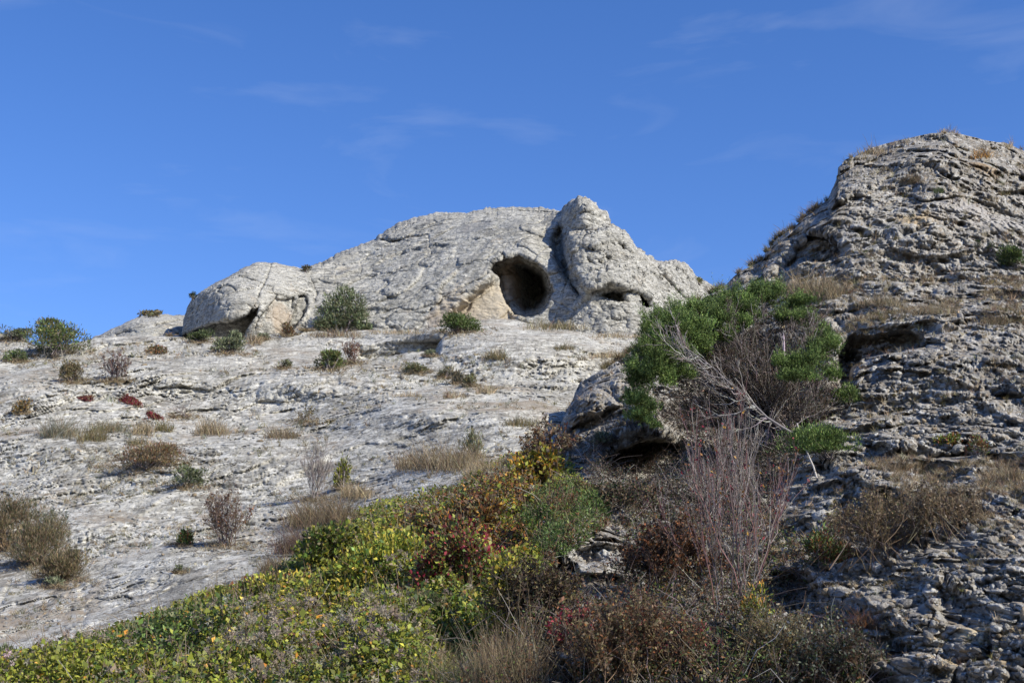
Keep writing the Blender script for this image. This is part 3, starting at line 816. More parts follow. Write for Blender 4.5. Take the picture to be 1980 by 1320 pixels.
def pick(pal, n, jit=0.22):
    if isinstance(pal, str): a = np.array(C[pal])
    else: a = np.concatenate([np.array(C[k]) for k in pal])
    c = a[rng.integers(0, len(a), n)]
    return c * np.exp(rng.normal(0, jit, (n, 1))) * np.exp(rng.normal(0, 0.05, (n, 3)))

def unit(v):
    return v / (np.linalg.norm(v, axis=-1, keepdims=True) + 1e-9)

SHRUBS = []

class MB:
    """collects plant geometry for one mesh"""
    def __init__(s): s.v, s.l, s.z, s.c, s.n = [], [], [], [], 0
    def quads(s, v, q, c):
        s.v.append(v.reshape(-1, 3).astype(f32)); s.l.append((q + s.n).ravel()); s.z.append(np.full(len(q), 4))
        s.c.append(c.reshape(-1, 3).astype(f32)); s.n += len(v.reshape(-1, 3))
    def leaves(s, base, d, L, W, col, bend=0.15, flat=None):
        n = len(base)
        if n == 0: return s
        d = unit(d); r = rng.normal(size=(n, 3)) if flat is None else flat + 0.5 * rng.normal(size=(n, 3))
        side = unit(np.cross(d, r)); nn = np.cross(side, d)
        L = np.broadcast_to(L, (n,))[:, None]; W = np.broadcast_to(W, (n,))[:, None]
        mid = base + d * L * 0.5 + nn * L * bend
        v = np.stack([base, mid + side * W * 0.5, base + d * L, mid - side * W * 0.5], 1)
        q = np.arange(n * 4).reshape(n, 4)
        s.quads(v, q, np.repeat(col[:, None], 4, 1)); return s
    def tubes(s, pts, rad, col, sides=3):
        N, S = pts.shape[:2]
        if N == 0: return s
        tan = unit(np.gradient(pts, axis=1))
        ref = unit(rng.normal(size=(N, 1, 3)))
        u = unit(np.cross(tan, ref)); w = np.cross(tan, u)
        a = np.arange(sides) * 2 * math.pi / sides
        v = pts[:, :, None] + rad[:, :, None, None] * (u[:, :, None] * np.cos(a)[:, None] + w[:, :, None] * np.sin(a)[:, None])
        i = np.arange(N * S * sides).reshape(N, S, sides)
        j = np.roll(i, -1, 2)
        q = np.stack([i[:, :-1], j[:, :-1], j[:, 1:], i[:, 1:]], -1).reshape(-1, 4)
        s.quads(v, q, np.broadcast_to(col[:, None, None], (N, S, sides, 3)).copy()); return s
    def ribbons(s, pts, wid, col):
        N, S = pts.shape[:2]
        if N == 0: return s
        tan = unit(np.gradient(pts, axis=1)); ref = unit(rng.normal(size=(N, 1, 3)))
        u = unit(np.cross(tan, ref)) * (wid[:, :, None] * 0.5)
        v = np.stack([pts - u, pts + u], 2)
        i = np.arange(N * S * 2).reshape(N, S, 2)
        q = np.stack([i[:, :-1, 0], i[:, :-1, 1], i[:, 1:, 1], i[:, 1:, 0]], -1).reshape(-1, 4)
        s.quads(v, q, np.broadcast_to(col[:, None, None], (N, S, 2, 3)).copy()); return s
    def build(s, name, mat, origin, parent=None):
        ob = mesh_from(name, np.concatenate(s.v) - np.asarray(origin, f32), np.concatenate(s.l), np.concatenate(s.z), mat,
                       parent=parent, smoothed=False, col=np.concatenate(s.c))
        if parent is None: ob.location = origin
        return ob

def thing(name, loc, label, cat, group=None):
    o = bpy.data.objects.new(name, None); COL.objects.link(o); o.location = loc
    o.empty_display_size = 0.2
    return tag(o, label, cat, group)

def curve_to(a, b, S, sag=0.0, wob=0.04, rise=0.0):
    """strands from points a to points b (N,3)"""
    N = len(a); t = np.linspace(0, 1, S)[None, :, None]
    L = np.linalg.norm(b - a, axis=1)[:, None, None]
    p = a[:, None] + (b - a)[:, None] * t
    p[..., 2:] += (rise * L * t * (1 - t) * 4) - sag * L * t * t
    k = rng.normal(size=(N, S, 3)); k[:, 0] = 0
    k = np.cumsum(k, 1) / math.sqrt(S)
    return p + k * wob * L

def spawn(par, n, t0, t1, length, spread, up=0.2, S=4, wob=0.06, bias=None):
    """n side twigs on every strand of par"""
    N, SP = par.shape[:2]
    idx = np.repeat(np.arange(N), n); M = len(idx)
    t = rng.uniform(t0, t1, M) * (SP - 1)
    k = np.minimum(t.astype(int), SP - 2); fr = (t - k)[:, None]
    base = par[idx, k] * (1 - fr) + par[idx, k + 1] * fr
    tan = unit(par[idx, k + 1] - par[idx, k])
    d = unit(tan + spread * rng.normal(size=(M, 3)) + np.array([0, 0, up]) + (0 if bias is None else np.asarray(bias)))
    Ls = length * rng.uniform(0.45, 1.15, M) * (1.15 - 0.6 * t / (SP - 1))
    end = base + d * Ls[:, None]
    end[:, 2] += 0.15 * up * Ls
    return curve_to(base, end, S, wob=wob, rise=-0.06 * np.sign(up + 1e-6))

def taper(N, S, r0, r1):
    r0 = np.broadcast_to(r0, (N,)); return r0[:, None] * (1 + (r1 - 1) * np.linspace(0, 1, S)[None])

# ------------------------------------------------------------------ kinds of plant
def leafy_shrub(label, px, py, w, h, pal, n=2600, leaf=6.0, lw=0.32, name='shrub', cat='shrub', which='all', stem='greytwig',
                lobes=12, up=0.5, group=None, flatness=0.85, inner=None, sink=0.05, gaps=0.0, leafname='foliage', mat=None):
    pos, s = place(px, py, which)
    W, H = w * s, h * s
    root = thing(name, pos, label, cat, group); SHRUBS.append((px, py, w, pos[1]))
    lean = rng.normal(0, 0.16, 2)
    a = rng.normal(size=(lobes, 3)); a = unit(a); a[:, 2] = np.abs(a[:, 2]) * 1.25 - 0.62
    rr = rng.uniform(0.40, 0.82, (lobes, 1))
    ctr = a * rr * np.array([W / 2, W / 2 * flatness, H * 0.52]) + np.array([0, 0, H * 0.40])
    ctr[:, :2] += lean * ctr[:, 2:3]; ctr[:, 2] *= 1 + 0.35 * np.sin(ctr[:, 0] / W * 5 + rng.uniform(0, 6))
    lr = rng.uniform(0.18, 0.50, lobes)[:, None] * np.array([W / 2, W / 2 * flatness, H * 0.56]) * 1.0
    li = rng.integers(0, lobes, n)
    d = unit(rng.normal(size=(n, 3))); d[:, 2] += 0.25
    rad = rng.uniform(0.55, 1.08, (n, 1)) ** 0.6 * np.where(rng.uniform(0, 1, (n, 1)) < 0.09, rng.uniform(1.0, 1.5, (n, 1)), 1)
    p = ctr[li] + d * rad * lr[li]
    p[:, 2] = np.where(p[:, 2] < H * 0.03, rng.uniform(0.0, 0.25, n) * H, p[:, 2])
    sk = rng.uniform(0, 1, n) < 0.13
    p[sk, :2] *= rng.uniform(1.0, 1.35, (sk.sum(), 1)); p[sk, 2] *= 0.35
    if gaps > 0:
        keep = perlin(p * (6.0 / max(W, H)) + 13.1, 77) > (-0.55 + gaps)
        p, d, li = p[keep], d[keep], li[keep]
    m = len(p)
    tone = rng.normal(0, 0.16, lobes)
    col = pick(pal, m) * np.exp(tone[li])[:, None]
    dr = unit(d * 0.7 + np.array([0, 0, up]) + 0.45 * rng.normal(size=(m, 3)))
    L = 0.8 * leaf * s * rng.uniform(0.6, 1.4, m)
    MB().leaves(p + pos, dr, L, L * lw, col).build(leafname, mat or M_LEAF, pos, root)
    ends = ctr + rng.normal(size=(lobes, 3)) * np.array([W, W, H]) * 0.06
    st = curve_to(np.tile(pos + np.array([0, 0, -sink]), (lobes, 1)) + rng.normal(size=(lobes, 3)) * np.array([W, W, 0]) * 0.05, ends + pos, 6, wob=0.05)
    tw = spawn(st, 5, 0.3, 1.0, H * 0.35, 0.6, 0.3)
    r0 = max(0.006, 0.9 * s)
    b = MB().tubes(st, taper(lobes, 6, r0 * 1.4, 0.4), pick(stem, lobes))
    b.tubes(tw, taper(len(tw), 4, r0 * 0.6, 0.4), pick(stem, len(tw)))
    b.build('stems', M_TWIG, pos, root)
    return root

def bare_bush(label, px, py, w, h, pal, n1=16, n2=6, n3=4, r=0.8, name='bare_bush', cat='shrub', which='all', leaves=None, nleaf=0,
              leaf=4.0, fan=1.0, group=None, spread=0.45, base=0.12, up=0.35, depthf=0.7, twig=None, lean=(0, 0)):
    pos, s = place(px, py, which)
    W, H = w * s, h * s
    root = thing(name, pos, label, cat, group)
    SHRUBS.append((px, py, w, pos[1]))
    b0 = pos + rng.normal(size=(n1, 3)) * np.array([W * base, W * base * depthf, 0]); b0[:, 2] = pos[2] - 0.04
    hx = rng.uniform(-1, 1, n1)
    e = pos + np.stack([hx * W * 0.42 * fan + lean[0] * W, rng.uniform(-1, 1, n1) * W * 0.42 * depthf, H * (rng.uniform(0.55, 0.95, n1) - 0.25 * hx ** 2)], -1)
    st = curve_to(b0, e, 7, wob=0.05, rise=0.05)
    t2 = spawn(st, n2, 0.2, 1.0, H * 0.38, spread, up, S=5)
    t3 = spawn(t2, n3, 0.25, 1.0, H * 0.17, spread * 1.1, up, S=4) if n3 else t2[:0]
    rr = r * s
    m = MB().tubes(st, taper(n1, 7, rr * 1.5, 0.45), pick(pal, n1, 0.12))
    m.tubes(t2, taper(len(t2), 5, rr * 0.8, 0.5), pick(twig or pal, len(t2), 0.15))
    if n3: m.tubes(t3, taper(len(t3), t3.shape[1], rr * 0.5, 0.6), pick(twig or pal, len(t3), 0.18))
    m.build('branches', M_TWIG, pos, root)
    if leaves:
        src = t3 if n3 else t2
        k = rng.integers(0, len(src), nleaf); j = rng.integers(1, src.shape[1], nleaf)
        p = src[k, j]
        L = leaf * s * rng.uniform(0.6, 1.4, nleaf)
        MB().leaves(p, rng.normal(size=(nleaf, 3)) + np.array([0, 0, 0.3]), L, L * 0.5, pick(leaves, nleaf)).build('leaves', M_LEAF, pos, root)
    return root

def blades(mb, base, h, spread, pal, wid, S=4, seed_heads=False):
    n = len(base)
    hh = h * rng.uniform(0.45, 1.1, n)
    e = base + np.stack([rng.normal(0, spread, n) * hh, rng.normal(0, spread, n) * hh, hh], -1)
    st = curve_to(base - np.array([0, 0, 0.02]), e, S, sag=0.0, wob=0.05, rise=0.08)
    w = taper(n, S, wid, 0.25)
    mb.ribbons(st, w, pick(pal, n))
    return st

def grass_patch(label, px, py, w, h, pal='straw', n=260, name='grass_tuft', cat='grass tuft', which='all', blade=0.9, spread=0.35, group=None,
                yspan=0.25, kind=None, extra=None):
    """grass whose roots follow the ground over w pixels"""
    pos, s = place(px, py, which)
    k = max(3, int(n / 7))
    tx = np.linspace(-0.45, 0.45, k) + rng.normal(0, 0.03, k); ty = rng.normal(0, 0.3, k)
    bx = px + tx * w; by = py + ty * h * yspan
    cp, nn, Y = hit(bx, by, which)
    good = np.abs(Y - pos[1]) < max(1.2, 0.12 * pos[1])
    cp = cp[good]
    if len(cp) == 0: cp = pos[None]
    ci = rng.integers(0, len(cp), n)
    base = cp[ci] + rng.normal(size=(n, 3)) * np.array([1, 1, 0]) * (0.07 * w * s)
    mb = MB()
    hs = (1.05 - 1.6 * np.linspace(-0.5, 0.5, k)[good] ** 2 if good.any() else 1.0) * 0.8 * h * s * np.exp(rng.normal(0, 0.28, len(cp)))
    blades(mb, base, hs[ci], spread * 1.35, pal, blade * s * 0.9)
    if extra: extra(mb, cp, s)
    ob = mb.build(name, M_GRASS, pos)
    return tag(ob, label, cat, group, kind)

def leaf_mat(label, px, py, w, h, pal, n=700, leaf=4.0, name='ground_plant', cat='plant', which='all', rot=0.0, tall=0.25, group=None):
    pos, s = place(px, py, which)
    a = rng.uniform(0, 2 * math.pi, n); r = np.sqrt(rng.uniform(0, 1, n)) * (0.75 + 0.4 * np.sin(a * 3 + px) * rng.uniform(0, 1, n))
    ux, uy = np.cos(a) * r * w / 2, np.sin(a) * r * h / 2
    bx = px + ux * math.cos(rot) - uy * math.sin(rot); by = py + ux * math.sin(rot) + uy * math.cos(rot)
    p, nn, Y = hit(bx, by, which)
    good = np.abs(Y - pos[1]) < 2.5
    p, nn = p[good], nn[good]; m = len(p)
    p = p + np.array([0, 0, 1]) * (rng.uniform(0, 1, (m, 1)) * h * tall * s)
    L = leaf * s * rng.uniform(0.6, 1.4, m)
    ob = MB().leaves(p, rng.normal(size=(m, 3)) * 0.7 + np.array([0, 0, 0.8]), L, L * 0.5, pick(pal, m)).build(name, M_LEAF, pos)
    return tag(ob, label, cat, group)

# ------------------------------------------------------------------ plants of the skyline and the slope
leafy_shrub('bushy green shrub on the left skyline', 108, 686, 152, 72, ('jun', 'junb', 'olive'), n=5200, leaf=7, inner=True, lobes=18)
leafy_shrub('grey-green shrub half behind the bushy green one at the left edge', 24, 656, 62, 32, ('grey', 'jun'), n=1500, leaf=6)
leafy_shrub('small yellowish green shrub below the boulder at the left edge', 28, 699, 44, 30, ('junb', 'sage'), n=1100, leaf=6)
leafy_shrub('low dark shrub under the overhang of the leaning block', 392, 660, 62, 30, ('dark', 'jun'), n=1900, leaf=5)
leafy_shrub('pale sage green shrub in front of the leaning block', 447, 682, 72, 48, 'sage', n=2600, leaf=7, up=0.9)
leafy_shrub('round dark green shrub beside the cave mouth', 890, 642, 88, 44, ('jun', 'green'), n=4200, leaf=6, lobes=18)
leafy_shrub('squat yellow-green shrub below the low rock wall', 634, 714, 76, 42, ('jun', 'olive', 'junb'), n=3000, leaf=6)
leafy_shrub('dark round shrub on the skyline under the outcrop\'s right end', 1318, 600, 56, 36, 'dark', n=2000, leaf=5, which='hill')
leafy_shrub('tiny olive shrub on the outcrop\'s right shoulder', 1352, 548, 22, 18, ('olive', 'jun'), n=420, leaf=5, which='cliff')
leafy_shrub('tiny brown-green shrub in the notch between leaning block and outcrop', 591, 526, 20, 14, 'olive', n=360, leaf=5, which='cliff')
leafy_shrub('tiny dark shrub clinging to the leaning block\'s outer corner', 373, 578, 18, 14, 'dark', n=360, leaf=4)
leafy_shrub('small olive shrub in the shaded gap right of the leaning block', 556, 648, 30, 32, ('olive', 'rust'), n=700, leaf=5)
leafy_shrub('small pale shrub at the foot of the leaning block', 508, 656, 26, 18, 'sage', n=500, leaf=5)
leafy_shrub('low olive shrub on the slope under the low rock wall', 804, 720, 56, 22, ('olive', 'jun'), n=1200, leaf=5)
leafy_shrub('olive shrub, leftmost of three standing together mid slope', 860, 730, 30, 28, ('olive', 'grey'), n=800, leaf=5, group='three shrubs mid slope')
leafy_shrub('grey-brown shrub, middle of three standing together mid slope', 886, 740, 34, 32, ('grey', 'tuft'), n=900, leaf=6, up=0.9, group='three shrubs mid slope')
leafy_shrub('green-grey shrub, rightmost of three standing together mid slope', 911, 746, 26, 28, ('sage', 'olive'), n=700, leaf=6, up=0.9, group='three shrubs mid slope')
leafy_shrub('small sage tuft against the low rock wall', 833, 688, 24, 16, 'sage', n=420, leaf=5)
leafy_shrub('small sage shrub on bare rock left of the squat yellow-green one', 550, 711, 26, 22, ('sage', 'olive'), n=500, leaf=5)
leafy_shrub('olive-brown rounded shrub above the red plants', 138, 738, 46, 44, ('olive', 'tuft'), n=1900, leaf=6, up=0.8)
leafy_shrub('orange-brown ragged shrub low at the left edge', 42, 798, 42, 36, ('olive', 'amber', 'tuft'), n=900, leaf=6, gaps=0.35)
leafy_shrub('grey-green open shrub hanging over pale rock, left of centre', 362, 940, 82, 62, ('sage', 'grey', 'jun'), n=1900, leaf=8, gaps=0.4)
leafy_shrub('broad rust and olive shrub on the pale slope', 285, 905, 150, 48, ('olive', 'rust', 'tuft', 'brown'), n=7500, leaf=7, lw=0.2, up=1.0, lobes=26)
leafy_shrub('small green plant with reddish top beside the purple bush', 352, 1052, 32, 48, ('green', 'rust', 'junb'), n=900, leaf=7)
leafy_shrub('yellow-green willowy shrub behind the grey twig bush', 662, 945, 34, 78, ('olive', 'lime'), n=900, leaf=8, up=0.9)
leafy_shrub('little blue-green herb on the lower left slope', 343, 1106, 18, 14, 'sage', n=200, leaf=6, name='herb', cat='plant')
leafy_shrub('pale blue-green herb below the brown brush at the left', 103, 1134, 40, 18, 'sage', n=420, leaf=7, name='herb', cat='plant')
leafy_shrub('dull blue-green plant at the lower left corner', 10, 1298, 90, 46, ('sage', 'green'), n=1500, leaf=10, name='herb', cat='plant')
leafy_shrub('sage green broom at the end of the brown grass strip', 912, 882, 48, 46, ('sage', 'olive'), n=900, leaf=11, lw=0.15, up=1.4)

# the small tree by the outcrop
pos, s = place(660, 643)
tree = thing('pine_tree', pos, 'small round-headed green tree at the foot of the outcrop', 'tree')
H = 98 * s
tr = curve_to(np.stack([pos + np.array([0.06 * k, 0.03 * k, -0.1]) for k in (-2, 0, 2)]), np.stack([pos + np.array([x * s, y * s, z * s]) for x, y, z in ((-24, 6, 66), (2, 0, 76), (26, -4, 60))]), 7, wob=0.03)
br = spawn(tr, 9, 0.25, 0.95, 0.5, 0.8, 0.25)
mb = MB().tubes(tr, taper(3, 7, 0.05, 0.4), pick('deadwood', 3), 5); mb.tubes(br, taper(len(br), 4, 0.018, 0.4), pick('greytwig', len(br)))
mb.build('trunk', M_TWIG, pos, tree)
lob = np.array([[-32, 36, 20], [-18, 62, 22], [6, 76, 20], [26, 60, 22], [34, 36, 20], [0, 50, 26], [-8, 22, 18], [18, 20, 20], [46, 10, 14], [-40, 14, 14], [36, 20, 16], [-24, 16, 16], [52, 4, 10]]) * s
n = 9000; li = rng.integers(0, len(lob), n); d = unit(rng.normal(size=(n, 3)))
p = np.stack([lob[li, 0], rng.normal(0, 0.25, n), lob[li, 1]], -1) + d * lob[li, 2:3] * rng.uniform(0.4, 1.05, (n, 1)) * np.array([1, 1, 0.8])
keep = (perlin(p * 2.6 + 4.2, 91) > -0.22) & (p[:, 2] > 0.05); p, d, li = p[keep], d[keep], li[keep]
L = 7 * s * rng.uniform(0.6, 1.3, len(p))
MB().leaves(p + pos, unit(d * 0.7 + np.array([0, 0, 0.7]) + 0.4 * rng.normal(size=p.shape)), L, L * 0.26, pick('pine', len(p)) * np.exp(rng.normal(0, 0.15, len(lob)))[li][:, None]).build('crown', M_NEEDLE, pos, tree)

bare_bush('dark red-brown bare shrub on the upper left slope', 222, 736, 62, 60, ('purple', 'greytwig'), n1=18, n2=6, n3=5, r=0.6, leaves=('brown', 'purple', 'rust'), nleaf=420, leaf=4)
bare_bush('reddish bare shrub against the low rock wall', 676, 702, 46, 50, ('redtwig', 'brown'), n1=14, n2=5, n3=4, r=0.55, leaves=('rust', 'brown', 'purple'), nleaf=340, leaf=4)
bare_bush('purple-brown bare bush on the pale slope above the vines', 435, 1056, 112, 108, ('purple', 'brown', 'greytwig'), n1=26, n2=8, n3=6, r=0.55, leaves=('rust', 'brown'), nleaf=900, leaf=5, base=0.1)
bare_bush('leafless grey twig bush above the brown grass', 608, 965, 72, 108, 'greytwig', n1=18, n2=7, n3=6, r=0.5, base=0.06, up=0.6)
bare_bush('tiny leafless grey bush above the red plants', 355, 806, 46, 30, 'greytwig', n1=10, n2=4, n3=3, r=0.45)
bare_bush('thin twiggy bush above the lone brown tuft mid slope', 592, 815, 52, 34, ('greytwig', 'tuft'), n1=10, n2=5, n3=3, r=0.45, leaves='olive', nleaf=160, leaf=4)
for lab, px, py, w, h in (('dark olive-brown scrub at the left edge, highest of the scrub strip', 12, 1062, 130, 98),
                          ('dark olive-brown scrub in the middle of the left edge scrub strip', 66, 1092, 130, 104),
                          ('dark olive-brown scrub at the low end of the left edge scrub strip', 120, 1122, 92, 78)):
    leafy_shrub(lab, px, py, w, h, ('brown', 'tuft', 'olive', 'brown', 'dark'), n=8500, leaf=10, lw=0.11, up=1.2, lobes=26, gaps=0.12, stem='brown', group='scrub strip at the left edge')
bare_bush('grey wispy scrub above the brown scrub at the left', 92, 1030, 90, 50, ('greytwig', 'grey'), n1=18, n2=6, n3=4, r=0.45, leaves='grey', nleaf=500, leaf=5, base=0.3)

leaf_mat('flat crimson plant, leftmost of the three on the upper slope', 168, 772, 34, 9, ('crim', 'crim', 'rust'), n=500, leaf=5, group='crimson ground plants')
leaf_mat('flat crimson plant, widest of the three on the upper slope', 252, 778, 52, 17, ('crim', 'crim', 'rust'), n=800, leaf=5, rot=0.3, group='crimson ground plants')
leaf_mat('flat crimson plant, lowest of the three on the upper slope', 297, 806, 38, 12, ('crim', 'crim', 'rust'), n=560, leaf=5, rot=0.35, group='crimson ground plants')
leaf_mat('flat brown plant on top of the low rock dome', 293, 609, 50, 9, ('tuft', 'olive'), n=500, leaf=6, tall=0.7)
leaf_mat('flat red-brown plant on the upper left slope', 302, 682, 48, 15, ('rust', 'tuft', 'olive'), n=800, leaf=5, tall=0.6)

for lab, px, py, w, h, pal, n in (
    ('grey-brown grass tuft left of the crimson plants\' ledge', 112, 842, 72, 40, ('tuft', 'grey'), 520),
    ('olive grass tuft in the row under the crimson plants', 180, 850, 60, 34, ('tuft', 'olive'), 460),
    ('wide greenish grass tuft in the row under the crimson plants', 213, 832, 64, 24, ('tuft', 'olive', 'grey'), 420),
    ('pale brown grass tuft right below the lowest crimson plant', 275, 838, 44, 30, ('tuft', 'straw'), 340),
    ('small green-brown grass tuft right of the lowest crimson plant', 318, 832, 38, 24, ('tuft', 'olive'), 260),
    ('lone wide grass tuft on the slope left of centre', 408, 838, 72, 30, ('tuft', 'straw'), 520),
    ('little grass tuft above the rust and olive shrub', 264, 858, 40, 20, ('tuft', 'olive'), 240),
    ('lone brown grass tuft mid slope', 545, 846, 66, 24, ('tuft', 'brown'), 440),
    ('dry tuft below the cave on the white rock', 958, 694, 46, 24, ('tuft', 'olive', 'straw'), 340),
    ('olive tuft at the foot of the pinnacle', 1092, 676, 44, 18, ('olive', 'tuft'), 280),
    ('brown tuft low on the rock left of the bluff', 1125, 695, 22, 12, 'tuft', 90),
    ('straw strip of grass under the cave sill', 1075, 636, 120, 20, ('straw', 'olive'), 620),
    ('straw grass along the path under the outcrop', 1200, 652, 110, 12, 'straw', 420),
    ('yellow grass below the three shrubs', 940, 758, 42, 20, 'straw', 220),
    ('tan grass strip across the smooth white hump', 880, 768, 50, 14, ('straw', 'brown'), 260),
    ('thin tan grass strip on the white hump\'s left', 790, 766, 60, 10, 'straw', 200),
    ('grass line slanting down to the bluff', 1190, 690, 90, 16, 'straw', 360),
    ('brown grass strip above the rock ledge', 850, 905, 170, 50, ('brown', 'tuft', 'straw'), 1500),
    ('brown grass strip at the start of the bluff', 1005, 822, 66, 20, ('tuft', 'olive'), 420),
    ('dense brown grass above the vine slope', 625, 1015, 140, 60, ('brown', 'tuft'), 1800),
    ('straw grass right of the grey twig bush', 690, 960, 60, 36, 'straw', 560),
    ('purplish brown grass at the vine slope\'s edge', 575, 1068, 90, 52, ('brown', 'purple'), 1100),
    ('small dark brown tuft at the vine slope\'s edge', 528, 1104, 50, 34, ('brown', 'tuft'), 420),
    ('pale feathery grass above the orange leaves', 945, 925, 100, 50, 'straw', 900),
    ('tan grass under the small tree', 650, 650, 110, 16, ('straw', 'brown'), 520),
    ('straw grass between small tree and cave shrub', 770, 645, 110, 10, 'straw', 380),
    ('straw tuft beside the sage green shrub', 492, 664, 30, 22, ('straw', 'brown'), 200),
):
    grass_patch(lab, px, py, w, h, pal, n, group='dry grass tufts on the slope')

# ------------------------------------------------------------------ the big heath bush with its dead middle
D0 = 19.6
bp = hit(1490, 858, 'bluff')[0][0]
bush = thing('heath_bush', bp, 'big evergreen heath bush, green outside with a dead grey twiggy middle', 'bush')
LOB = np.array([  # px, py, rx, ry, depth
    (1230, 790, 24, 34, 18.9), (1240, 742, 34, 40, 18.9), (1258, 695, 40, 42, 19.0), (1278, 650, 42, 40, 19.2), (1300, 626, 40, 32, 19.5), (1345, 614, 38, 30, 19.8),
    (1330, 648, 46, 40, 19.1), (1305, 700, 34, 36, 18.9), (1278, 748, 22, 34, 18.8), (1385, 606, 34, 28, 20.0), (1388, 632, 28, 32, 19.4), (1424, 594, 34, 30, 20.2), (1466, 588, 36, 30, 20.2),
    (1500, 576, 18, 30, 20.2), (1446, 606, 36, 24, 20.0), (1546, 600, 30, 26, 20.3), (1562, 626, 24, 22, 20.2), (1606, 690, 17, 46, 19.8), (1612, 735, 13, 24, 19.6), (1594, 652, 16, 28, 20.2),
    (1518, 712, 36, 24, 18.9), (1558, 718, 38, 24, 18.9), (1545, 738, 38, 16, 18.8), (1310, 735, 30, 28, 19.4), (1352, 690, 34, 34, 19.4), (1392, 660, 32, 28, 19.6), (1430, 636, 30, 22, 19.9), (1482, 618, 30, 20, 19.9), (1522, 622, 26, 20, 20.0), (1575, 690, 16, 26, 19.6), (1300, 665, 44, 40, 19.0), (1270, 720, 36, 36, 18.8), (1262, 830, 18, 16, 18.8), (1236, 815, 20, 18, 18.9), (1258, 800, 18, 20, 18.8)])
wts = LOB[:, 2] * LOB[:, 3]; wts = wts / wts.sum()
c0 = at(LOB[:, 0], LOB[:, 1], LOB[:, 4]); sc = D0 / F
rad3 = np.stack([LOB[:, 2] * 1.05, np.minimum(LOB[:, 2], LOB[:, 3]) * 1.5, LOB[:, 3] * 1.0], -1) * sc
nT = 1150                                             # upright tufts, each a pointed brush of shoots
tl = rng.choice(len(LOB), nT, p=wts)
td = unit(rng.normal(size=(nT, 3))); td[:, 2] = np.where(td[:, 2] < -0.3, -td[:, 2], td[:, 2])
tb = c0[tl] + td * rad3[tl] * rng.uniform(0.35, 0.95, (nT, 1))
kt = perlin(tb * 5.2 + 3.3, 95) > -0.14
tb, td, tl = tb[kt], td[kt], tl[kt]; nT = len(tb)
tdir = unit(td * 0.35 + np.array([-0.14, -0.05, 1.0]) + 0.16 * rng.normal(size=(nT, 3)))
tlen = np.clip(24 * np.exp(rng.normal(0, 0.40, nT)), 10, 60) * sc
per = 20
ti = np.repeat(np.arange(nT), per); nS = len(ti); li = tl[ti]
off = rng.normal(size=(nS, 3)) * np.array([1, 1, 0.35]) * (5.0 * sc)
orad = np.linalg.norm(off[:, :2], axis=1) / (5.0 * sc)
sb = tb[ti] + off
sd = unit(tdir[ti] + 0.055 * off / (sc * 5.0) * 3.2 + 0.08 * rng.normal(size=(nS, 3)))
sl = tlen[ti] * np.clip(1.1 - 0.30 * orad, 0.3, 1.1) * rng.uniform(0.75, 1.1, nS)
NN = 16
idx = np.repeat(np.arange(nS), NN); t = rng.uniform(0.05, 1, nS * NN)[:, None]
nb = sb[idx] + sd[idx] * sl[idx][:, None] * t
nd = unit(sd[idx] * 0.9 + 0.55 * rng.normal(size=(nS * NN, 3)))
ton = np.exp(rng.normal(0, 0.12, nS))[idx][:, None] * np.exp(rng.normal(0, 0.25, nT))[ti][idx][:, None] * np.exp(rng.normal(0, 0.12, len(LOB)))[li][idx][:, None]
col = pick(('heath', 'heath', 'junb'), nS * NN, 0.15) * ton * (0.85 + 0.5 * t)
L = rng.uniform(3.0, 5.6, nS * NN) * sc
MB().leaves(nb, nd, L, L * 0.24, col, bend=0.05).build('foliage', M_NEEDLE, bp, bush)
# dead grey twigs filling the middle
n1 = 120
tx = rng.uniform(1275, 1610, n1); ty = 590 + (rng.uniform(0, 1, n1) ** 0.8) * 215 + np.abs(tx - 1430) * 0.12
ends = at(tx, ty, rng.uniform(19.3, 21.0, n1))
rootp = np.stack([at(1505 + rng.normal(0, 28), 850 + rng.normal(0, 10), 19.6) for _ in range(n1)])
st = curve_to(rootp, ends, 9, wob=0.045, rise=0.10)
t2 = spawn(st, 9, 0.35, 1.0, 0.55, 0.40, 0.15, S=5)
t3 = spawn(t2, 6, 0.2, 1.0, 0.24, 0.5, 0.15, S=4)
mb = MB().tubes(st, taper(n1, 9, 0.011, 0.35), pick(('darktwig', 'greytwig'), n1)); mb.tubes(t2, taper(len(t2), 5, 0.005, 0.5), pick(('darktwig', 'darktwig', 'greytwig'), len(t2)))
mb.tubes(t3, taper(len(t3), 4, 0.0035, 0.6), pick(('darktwig', 'darktwig', 'greytwig', 'umber'), len(t3)))
mb.build('dead_branches', M_TWIG, bp, bush)
k = rng.integers(0, len(t3), 26000); p = t3[k, rng.integers(1, 4, 26000)] + rng.normal(0, 0.03, (26000, 3))  # dark leaves added on the twigs, painting shade into the bush's middle
wu = rng.uniform(0, 1, (22000, 3)); wx_ = 1300 + wu[:, 0] * 320; wy_ = 600 + wu[:, 1] * 250
wk = ((wx_ - 1460) / 165) ** 2 + ((wy_ - 715) / 128) ** 2 < 1
wf = at(wx_[wk], wy_[wk], 20.0 + 0.9 * wu[wk, 2])  # loose dark leaves standing in for deep shade beneath the crown
wl = rng.uniform(4, 11, len(wf)) * sc
L = rng.uniform(3, 7, 26000) * sc
MB().leaves(p, rng.normal(size=(26000, 3)) + np.array([0, 0, 0.4]), L, L * 0.24, pick(('umber', 'umber', 'darktwig', 'dark'), 26000)).leaves(wf, rng.normal(size=wf.shape) + np.array([0, 0, 0.6]), wl, wl * 0.2, pick(('umber', 'darktwig', 'dark', 'umber'), len(wf))).build('shade_fill_leaves', M_LEAF, bp, bush)
